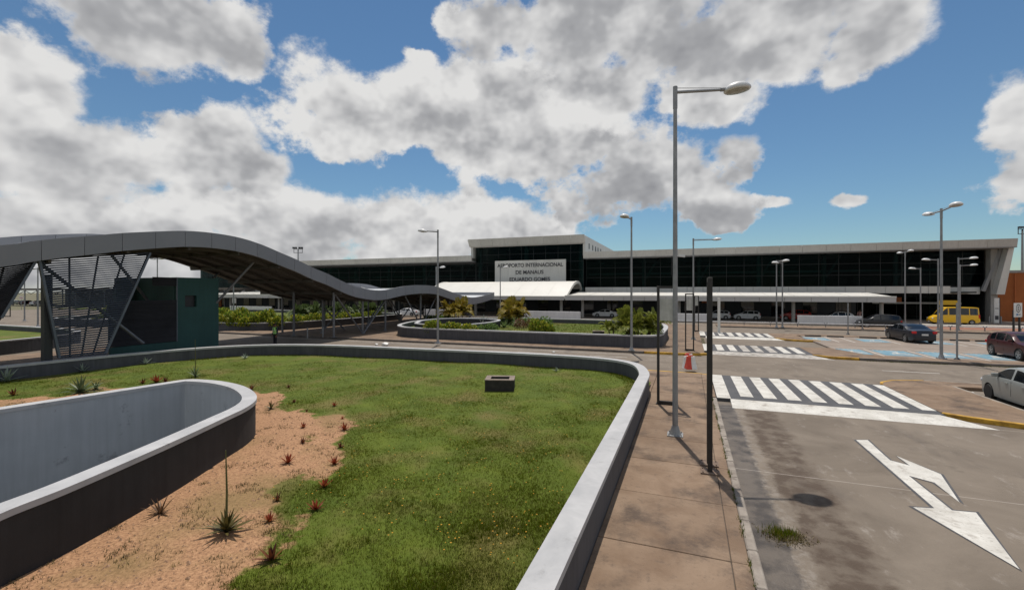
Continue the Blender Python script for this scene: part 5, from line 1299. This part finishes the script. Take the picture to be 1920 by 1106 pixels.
#@@CARS
# ------------------------------------------------------------------ vehicles (front towards +Y)
def interp(tab, y):
    if y <= tab[0][0]: return tab[0][1]
    for (a, b), (c, d) in zip(tab[:-1], tab[1:]):
        if y <= c: return b+(d-b)*(y-a)/(c-a+1e-9)
    return tab[-1][1]
def vehicle(name, label, cat, loc, rz, L_, W, top, belt, wheels, wr, wins, shield, rear, paint, sc=1., group=None, roofw=.78, arch_trim=False, front_lights=(.66, .14), tail=(.85, .18), steel=False, extra=None):
    """top: roof line (y,z) from tail to nose in metres from the centre; wins: side window spans; shield/rear: spans of the sloping panes"""
    t = thing(name, label, cat, loc, rz, group); t.scale = (sc, sc, sc)
    B = lambda mb, n, m, par=t, **k: mb.build(n, m, par, world=False, **k)
    tabp = [(v.x, v.y) for v in spline([Vector(p) for p in top], 5)]
    Hh = max(z for _, z in top); ya, yb = top[0][0], top[-1][0]
    st = set([ya, yb]); n = 46
    for i in range(n+1): st.add(round(ya+(yb-ya)*i/n, 4))
    for a, b in wins+[shield, rear]: st.add(a); st.add(b)
    Ra = wr+.055
    for w in wheels:
        for k in range(-6, 7): st.add(round(w+Ra*math.sin(k*math.pi/12), 4))
    st = sorted(st); st = [s for i, s in enumerate(st) if i == 0 or s-st[i-1] > .004]
    clear = .19*Hh/1.45 if Hh < 2 else .28
    def zlow(y):
        e = min(y-ya, yb-y); z = clear+max(0, .22-e)*.6
        for w in wheels:
            if abs(y-w) < Ra: z = max(z, wr+math.sqrt(max(0, Ra*Ra-(y-w)**2)))
        return z
    def hw(y, z):
        k = abs(2*(y-(ya+yb)/2)/(yb-ya)); e = 1-.05*k**2-.16*k**9
        if z <= belt: s = 1-.05*((z-.62*belt)/(.62*belt))**2
        else: s = .975-(.975-roofw)*((z-belt)/(Hh-belt))
        return W/2*e*s
    low = [0, .2, .4, .6, .8, 1.]; up = [.07, .45, .88, 1.]; na = 8
    rings = []
    for y in st:
        zt = max(interp(tabp, y), zlow(y)+.06); zl = zlow(y); bl = min(belt, zt-.05)
        zs = [zl+(bl-zl)*k for k in low]+[bl+(zt-.035-bl)*k for k in up]
        right = [(hw(y, z)*(1-.04*(i == len(zs)-1)), y, z) for i, z in enumerate(zs)]
        wt = right[-1][0]; tp = []
        for j in range(1, na):
            k = 1-2*j/na; tp.append((wt*k, y, zt-.035*abs(k)**2.5+(.0)))
        rings.append(right+tp+[(-x, y2, z) for x, y2, z in right[::-1]])
    m = len(rings[0]); nlow = len(low); nup = len(up)
    groups = dict(body=[], windscreen=[], rear_window=[])
    for i in range(len(st)-1):
        ym = (st[i]+st[i+1])/2; zt = interp(tabp, ym)
        for j in range(m-1):
            g = 'body'; rr = j if j < nlow+nup-1 else (m-2-j if j > m-1-(nlow+nup) else None)
            if rr is not None and nlow <= rr < nlow+2 and any(a <= ym <= b for a, b in wins) and zt > belt+.16: g = 'side_window:%d:%d' % (j < m/2, [a <= ym <= b for a, b in wins].index(True))
            elif nlow+nup <= j < nlow+nup+na-2:
                if shield[0] <= ym <= shield[1]: g = 'windscreen'
                elif rear[0] <= ym <= rear[1]: g = 'rear_window'
            groups.setdefault(g, []).append((i*m+j, i*m+j+1, (i+1)*m+j+1, (i+1)*m+j))
    flat = [v for r in rings for v in r]
    groups['body'] += [tuple(range(m)), tuple(range((len(st)-1)*m, len(st)*m))[::-1]]
    for g, fs in groups.items():
        if not fs: continue
        used = sorted({i for f in fs for i in f}); mp = {u: k for k, u in enumerate(used)}
        B(MB().add([flat[u] for u in used], [tuple(mp[i] for i in f)[::-1] for f in fs]), g.split(':')[0], paint if g == 'body' else 'car_glass', smooth=32)
    ub = MB().bb(-W/2+.16, W/2-.16, ya+.25, yb-.25, clear+.0, min(belt-.12, wr*2+.12)); B(ub, 'underbody', 'black_trim')
    for w in wheels:
        for s in (-1, 1):
            x = s*(W/2-.10); mt = Matrix.Rotation(R(90), 4, 'Y')
            ty = MB().lathe([(wr*.6, -.10), (wr*.93, -.10), (wr, -.06), (wr, .06), (wr*.93, .10), (wr*.6, .10)], 24, (x, w, wr), 1, mt); wh = B(ty, 'wheel', 'rubber', smooth=40)
            if steel: B(MB().lathe([(wr*.61, -.02), (wr*.5, .03), (.05, .05), (.01, .05)], 18, (x, w, wr), 1, mt) if s > 0 else MB().lathe([(wr*.61, .02), (wr*.5, -.03), (.05, -.05), (.01, -.05)], 18, (x, w, wr), 1, mt), 'rim', 'black_trim', wh)
            else:
                rm = MB().lathe([(wr*.66, s*.085), (wr*.66, s*.104), (wr*.58, s*.104), (wr*.58, s*.06)], 22, (x, w, wr), 1, mt)
                for q in range(5):
                    a = q*2*math.pi/5+.3; c, d = math.cos(a), math.sin(a)
                    rm.bar((x+s*.092, w+c*.03, wr+d*.03), (x+s*.092, w+c*wr*.6, wr+d*wr*.6), .075*wr/.3, .02, (1, 0, 0))
                rm.lathe([(.06, s*.08), (.05, s*.106)], 12, (x, w, wr), 1, mt); B(rm, 'rim', 'rim', wh)
    # lamps, mirrors, handles, plates, bumper strips
    for s in (-1, 1):
        zf = front_lights[0]; yk = yb-.16; xk = hw(yk, zf)-.10
        B(MB().lathe([(.02, -.10), (.11, -.07), (.14, 0), (.11, .07), (.02, .10)], 12, (s*xk, yk+.02, zf), 1.5, Matrix.Rotation(R(90), 4, 'X') @ Matrix.Diagonal((1, .55, 1, 1))), 'headlight', 'headlamp', smooth=50)
        yk = ya+.10; xk = hw(yk, tail[0])-.10
        B(MB().box((s*xk, yk-.01, tail[0]), (.30, .2, tail[1]), s*.25), 'tail_light', 'tail_red', bevel=.03)
        ym = shield[0]+(shield[1]-shield[0])*.55; xm = hw(ym, belt+.04)
        mi = MB().box((s*(xm+.10), ym, belt+.09), (.20, .10, .14)); mi.bar((s*(xm-.02), ym, belt+.04), (s*(xm+.06), ym, belt+.06), .05, .04); B(mi, 'mirror', paint if cat != 'van' else 'black_trim', bevel=.02)
        for a, b in wins[:2]:
            yh = a+.22; B(MB().box((s*(hw(yh, belt-.12)+.012), yh, belt-.12), (.03, .17, .035)), 'door_handle', paint)
        for a, b in wins:
            ys_ = a-.03; q = MB()
            for z0, z1 in ((clear+.18, .55), (.55, belt-.03)): q.bar((s*(hw(ys_, z0)+.001), ys_, z0), (s*(hw(ys_, z1)+.001), ys_, z1), .006, .012)
            B(q, 'door_seam', 'black_trim')
    B(MB().box((0, ya-.012, tail[0]-.16 if Hh < 2 else .6), (.42, .03, .13)), 'number_plate', 'plate')
    B(MB().box((0, yb+.008, .38), (.42, .03, .12)), 'number_plate', 'plate')
    B(MB().box((0, yb-.015, .56), (.85, .06, .10)), 'grille', 'black_trim', bevel=.015); B(MB().box((0, yb-.01, .30), (1.1, .06, .10)), 'air_intake', 'black_trim', bevel=.015)
    B(MB().box((0, ya+.0, .30), (W*.7, .05, .08)), 'rear_bumper_strip', 'black_trim', bevel=.015)
    return t
SEDAN = dict(L_=4.6, W=1.8, top=[(-2.3, .72), (-2.27, .98), (-1.85, 1.04), (-1.55, 1.08), (-.75, 1.38), (-.1, 1.44), (.45, 1.38), (1.25, 1.00), (1.75, .88), (2.15, .74), (2.3, .52)], belt=.95, wheels=(-1.36, 1.32), wr=.325, wins=[(-1.0, -.12), (-.02, .92)], shield=(.42, 1.22), rear=(-1.55, -.72))
HATCH = dict(L_=3.85, W=1.66, top=[(-1.92, .62), (-1.88, 1.0), (-1.6, 1.30), (-1.1, 1.43), (-.3, 1.46), (.3, 1.40), (1.05, 1.0), (1.5, .90), (1.8, .76), (1.92, .5)], belt=.93, wheels=(-1.2, 1.22), wr=.29, wins=[(-1.55, -.98), (-.90, -.12), (-.04, .78)], shield=(.28, 1.02), rear=(-1.86, -1.55))
PALIO = dict(L_=4.1, W=1.66, top=[(-2.05, .62), (-2.02, .98), (-1.6, 1.04), (-1.3, 1.12), (-.75, 1.36), (-.2, 1.44), (.35, 1.38), (1.0, 1.02), (1.5, .93), (1.85, .80), (2.0, .55)], belt=.94, wheels=(-1.22, 1.25), wr=.29, wins=[(-.98, -.18), (-.08, .78)], shield=(.32, .98), rear=(-1.32, -.72))
SUV = dict(L_=4.3, W=1.78, top=[(-2.12, .7), (-2.08, 1.05), (-1.75, 1.36), (-1.2, 1.54), (-.4, 1.60), (.25, 1.52), (1.05, 1.08), (1.6, .98), (2.0, .84), (2.14, .55)], belt=1.02, wheels=(-1.3, 1.3), wr=.345, wins=[(-1.5, -.98), (-.9, -.10), (0, .86)], shield=(.25, 1.05), rear=(-2.05, -1.6))
MPV = dict(L_=4.3, W=1.75, top=[(-2.15, .7), (-2.12, 1.1), (-1.95, 1.5), (-1.3, 1.62), (-.3, 1.64), (.3, 1.55), (1.2, 1.08), (1.7, .96), (2.05, .8), (2.15, .5)], belt=1.0, wheels=(-1.3, 1.35), wr=.31, wins=[(-1.85, -1.15), (-1.05, -.1), (0, 1.0)], shield=(.32, 1.18), rear=(-2.12, -1.93))
VAN = dict(L_=5.4, W=1.95, top=[(-2.7, .8), (-2.68, 2.2), (-2.5, 2.45), (-1., 2.5), (.6, 2.48), (1.15, 2.34), (1.95, 1.35), (2.35, 1.1), (2.62, .9), (2.7, .5)], belt=1.3, wheels=(-1.75, 1.75), wr=.34, wins=[(-2.45, -1.55), (-1.45, -.55), (-.45, .75), (.9, 1.55)], shield=(1.15, 1.98), rear=(-2.75, -2.72), roofw=.88, tail=(1.2, .5), front_lights=(.85, .2))
vehicle('silver_car', 'silver sedan parked in the bay behind the yellow kerb', 'car', (11.78, 22.1, .0), 0, paint='paint_silver', steel=True, **PALIO)
vehicle('maroon_car', 'dark red crossover parked nose-in at the kerb strip over a blue bay', 'car', (18.95, 36.9, .12), R(180), paint='paint_maroon', **SUV)
vehicle('navy_car', 'dark navy sedan parked with its red tail lights showing', 'car', (17.0, 46.8, .12), R(4), paint='paint_navy', **SEDAN)
q = onY(1642, 610, 64.6); vehicle('black_car', 'black minivan passing the low white wall', 'car', (q.x, 64.0, 0.), R(90), paint='paint_black', sc=.95, **MPV)
q = onY(1778, 605, 75.); vehicle('yellow_van', 'yellow high-roofed van by the terminal doors', 'van', (q.x, 74., .02), R(90), paint='paint_yellow', sc=.88, **VAN)
def canopy_car(px, Y_, spec, paint, label, rz=90, sc=.9): 
    q = onY(px, 600, Y_); return vehicle(paint.split('_')[1]+'_car', label, 'car', (q.x, Y_, .14), R(rz), paint=paint, sc=sc, **spec)
canopy_car(1400, 73.2, HATCH, 'paint_white', 'white hatchback parked under the canopy next to the red car')
canopy_car(1345, 73.2, HATCH, 'paint_white', 'white hatchback half hidden by the tall edge-on sign frame')
canopy_car(1135, 72.5, SEDAN, 'paint_white', 'white sedan under the canopy left of the palm clump', sc=.85)
canopy_car(1490, 74.5, HATCH, 'paint_red', 'red hatchback in the shade behind a canopy column', sc=1.)
canopy_car(1568, 71.0, SUV, 'paint_white', 'white car behind the low white wall by the minivan', sc=.88)
canopy_car(765, 64., SEDAN, 'paint_white', 'pale car seen beyond the walkway columns', sc=.9)
# taxi sign board seen over the van, and waste bins
q = onY(1780, 571, 78.); t = thing('taxi_board', 'yellow board on posts behind the van roof', 'sign', (q.x, 78., .02))
MB().bb(-1.2, 1.1, -.05, .05, 2.35, 2.95).build('board', 'paint_yellow', t, world=False)
for s_ in (-1., .9): MB().bb(s_-.04, s_+.04, -.04, .04, 0, 2.35).build('post', 'black_steel', t, world=False)

# ------------------------------------------------------------------ people
def person(loc, rz, label, h, top_m, vest, arms='down'):
    t = thing('person', label, 'person', loc, rz)
    J = dict(pelvis=(0, 0, .53), waist=(0, 0, .61), chest=(0, 0, .74), neck=(0, .0, .835), head0=(0, .005, .875), head1=(0, .01, .94), head2=(0, .005, .985))
    sk = [('pelvis', 'waist'), ('waist', 'chest'), ('chest', 'neck'), ('neck', 'head0'), ('head0', 'head1'), ('head1', 'head2')]
    rad = dict(pelvis=.088, waist=.080, chest=.092, neck=.034, head0=.045, head1=.058, head2=.036)
    for s, n in ((-1, 'l'), (1, 'r')):
        J.update({'hip'+n: (s*.055, 0, .50), 'knee'+n: (s*.06, .012, .28), 'ank'+n: (s*.062, 0, .045), 'toe'+n: (s*.07, .085, .018), 'sh'+n: (s*.115, 0, .80),
                  'el'+n: (s*.150, -.01, .62), 'wr'+n: (s*.150, .045, .485), 'ha'+n: (s*.145, .06, .43)})
        rad.update({'hip'+n: .062, 'knee'+n: .042, 'ank'+n: .028, 'toe'+n: .020, 'sh'+n: .042, 'el'+n: .030, 'wr'+n: .020, 'ha'+n: .022})
        sk += [('pelvis', 'hip'+n), ('hip'+n, 'knee'+n), ('knee'+n, 'ank'+n), ('ank'+n, 'toe'+n), ('chest', 'sh'+n), ('sh'+n, 'el'+n), ('el'+n, 'wr'+n), ('wr'+n, 'ha'+n)]
        for f in range(5):
            a = (f-1.5)*.012; k = 'f%d%s' % (f, n); thumb = f == 4
            J[k+'a'] = (s*(.145+(.0 if not thumb else -.018)), .06+a if not thumb else .082, .405 if not thumb else .43); J[k+'b'] = (s*(.138 if not thumb else .122), .062+a*1.1 if not thumb else .09, .378-.004*(f % 3) if not thumb else .412)
            rad[k+'a'] = .0058; rad[k+'b'] = .0045; sk += [('ha'+n, k+'a'), (k+'a', k+'b')]
    names = list(J); me = bpy.data.meshes.new('body'); me.from_pydata([Vector(J[k])*h for k in names], [(names.index(a), names.index(b)) for a, b in sk], [])
    o = bpy.data.objects.new('body', me); C.objects.link(o); md = o.modifiers.new('s', 'SKIN'); sv = me.skin_vertices[0].data
    for i, k in enumerate(names): sv[i].radius = (rad[k]*h*(1.15 if k in ('chest', 'waist', 'pelvis') else 1), rad[k]*h*(.75 if k in ('chest', 'waist', 'pelvis') else 1)); sv[i].use_root = (k == 'pelvis')
    o.modifiers.new('ss', 'SUBSURF').levels = 2
    bpy.context.view_layer.update(); em = bpy.data.meshes.new_from_object(o.evaluated_get(bpy.context.evaluated_depsgraph_get())); bpy.data.objects.remove(o)
    for k in ('skin', 'trousers', top_m, 'hair_black'): em.materials.append(MT[k])
    for p_ in em.polygons:
        z = p_.center.z/h; x = abs(p_.center.x)/h; p_.use_smooth = True
        if z < .04: p_.material_index = 3
        elif x > .10 and .36 < z < .50: p_.material_index = 0
        elif z < .535: p_.material_index = 1
        elif z < .835: p_.material_index = 2
        elif z > .955 or (p_.center.y < -.015*h and z > .875): p_.material_index = 3
    b = bpy.data.objects.new('body', em); C.objects.link(b); b.parent = t
    B = lambda mb, n, m, **k: mb.build(n, m, t, world=False, **k)
    # face: nose, eyes, mouth, ears
    f = MB().bar((0, .055*h, .935*h), (0, .068*h, .915*h), .012*h, .014*h); B(f, 'nose', 'skin')
    for s in (-1, 1):
        B(MB().box((s*.02*h, .058*h, .938*h), (.012*h, .008*h, .006*h)), 'eye', 'hair_black'); B(MB().box((s*.056*h, .0, .925*h), (.008*h, .018*h, .03*h)), 'ear', 'skin')
    B(MB().box((0, .056*h, .897*h), (.026*h, .006*h, .005*h)), 'mouth', 'shirt_pink')
    if vest:
        v = MB(); pr = [(.112, .535), (.104, .60), (.112, .68), (.122, .76), (.105, .815), (.055, .838)]
        v.lathe([(r_*h, z*h) for r_, z in pr], 20, (0, 0, 0), .74); B(v, 'vest', 'hi_vis', smooth=60)
        for z in (.585, .68): B(MB().lathe([(.114*h if z < .6 else .119*h, (z-.012)*h), (.114*h if z < .6 else .119*h, (z+.012)*h)], 20, (0, 0, 0), .76), 'reflective_band', 'reflective')
        for s in (-1, 1): B(MB().bar((s*.055*h, .092*h, .69*h), (s*.062*h, .06*h, .825*h), .022*h, .012*h, (0, 1, 0)), 'reflective_strap', 'reflective')
        B(MB().lathe([(.062*h, .955*h), (.06*h, .985*h), (.035*h, 1.0*h)], 14), 'cap', 'hair_black', smooth=60)
    return t
q = P(516, 648, 0); person((q.x, q.y, .0), R(172), 'guard in a bright green reflective vest standing on the cross road', 1.72, 'shirt_dark', True)
q = onY(1612, 600, 71); person((q.x, 71., .14), R(150), 'person in a pinkish shirt under the canopy behind the low white wall', 1.7, 'shirt_pink', False)

# ------------------------------------------------------------------ odds and ends
def bag(px, py, s, seed, label):
    rng = random.Random(seed); q = P(px, py, .0); bm = bmesh.new(); bmesh.ops.create_icosphere(bm, subdivisions=2, radius=s)
    for v in bm.verts: v.co *= rng.uniform(.75, 1.2); v.co.z = v.co.z*.5+s*.42
    me = bpy.data.meshes.new('litter'); bm.to_mesh(me); bm.free(); me.materials.append(MT['plastic_bag']); o = bpy.data.objects.new('litter', me); C.objects.link(o); o.location = q
    tag(o, label, 'litter')
bag(722, 648, .28, 1, 'crumpled white bag on the cross road beyond the lawn wall'); bag(706, 647, .14, 2, 'small white scrap lying beside the crumpled bag'); bag(1038, 661, .10, 3, 'white scrap on the cross road beyond the lawn box')
bag(1821, 738, .09, 4, 'white scrap by the wheel of the silver car')
# small sign frames by the hedge
sign_frame((onY(439, 600, 62.).x, 62., .02), .9, 3.0, YAW, (1.9, 2.9), 'dark sign frame with a pale board at the far end of the croton hedge', th=.09)
for (px, py) in ((576.5, 634), (605.5, 632)):
    q = P(px, py, .148); tag(MB().tube((q.x, q.y, .14), (q.x, q.y, 1.05), .06, .06, 10).build('bollard', 'galv', smooth=40), 'short steel bollard under the walkway roof', 'bollard', 'bollards under the walkway roof')
# far car shelter on the left with parked cars
sh = thing('car_shelter', 'long flat car shelter with roof trusses in the far left distance', 'shelter', (-120, 78, 0))
MB().bb(-190, -96, 72, 86, 4.5, 5.0).build('roof', 'soffit', sh)
x = -188
while x < -96:
    MB().tube((x, 73, -.05), (x, 73, 4.5), .14, .14, 8).build('column', 'steel', sh); MB().bar((x, 73, 4.4), (x+3.2, 73, 3.4), .12, .12).build('truss_brace', 'steel', sh); MB().bar((x+3.2, 73, 3.4), (x+6.4, 73, 4.4), .12, .12).build('truss_brace', 'steel', sh); x += 6.4
MB().bb(-190, -96, 86, 86.3, -.05, 4.5).build('back_wall', 'dark_wall', sh)
for i, (px, pn, lab) in enumerate([(8, 'paint_black', 'black car in the far shelter by the darker screen'), (28, 'paint_silver', 'silver car in the far shelter'), (52, 'paint_navy', 'dark blue car in the far shelter'), (74, 'paint_white', 'white car in the far shelter next to the slatted screen')]):
    q = onY(px, 580, 76.); vehicle(pn.split('_')[1]+'_car', lab, 'car', (q.x, 76., .02), R(20), paint=pn, **(SEDAN if i % 2 else HATCH))
sign_frame((onY(14, 600, 40.).x, 40., .0), .9, 3.2, YAW, None, 'empty dark sign frame beyond the darker slatted screen', th=.1)
q = onY(40, 565, 55.); t = thing('road_sign', 'small round red and white road sign far beyond the screens', 'sign', (q.x, 55., 0), YAW+R(30))
MB().tube((0, 0, 0), (0, 0, 3.0), .04, .04, 8).build('post', 'galv', t, world=False)
MB().lathe([(.36, -.01), (.36, .01)], 20, (0, -.06, 2.75), 1, Matrix.Rotation(R(90), 4, 'X')).build('disc', 'white_plastic', t, world=False)
MB().bb(-.25, .25, -.085, -.075, 2.7, 2.8).build('red_bar', 'red_plastic', t, world=False)
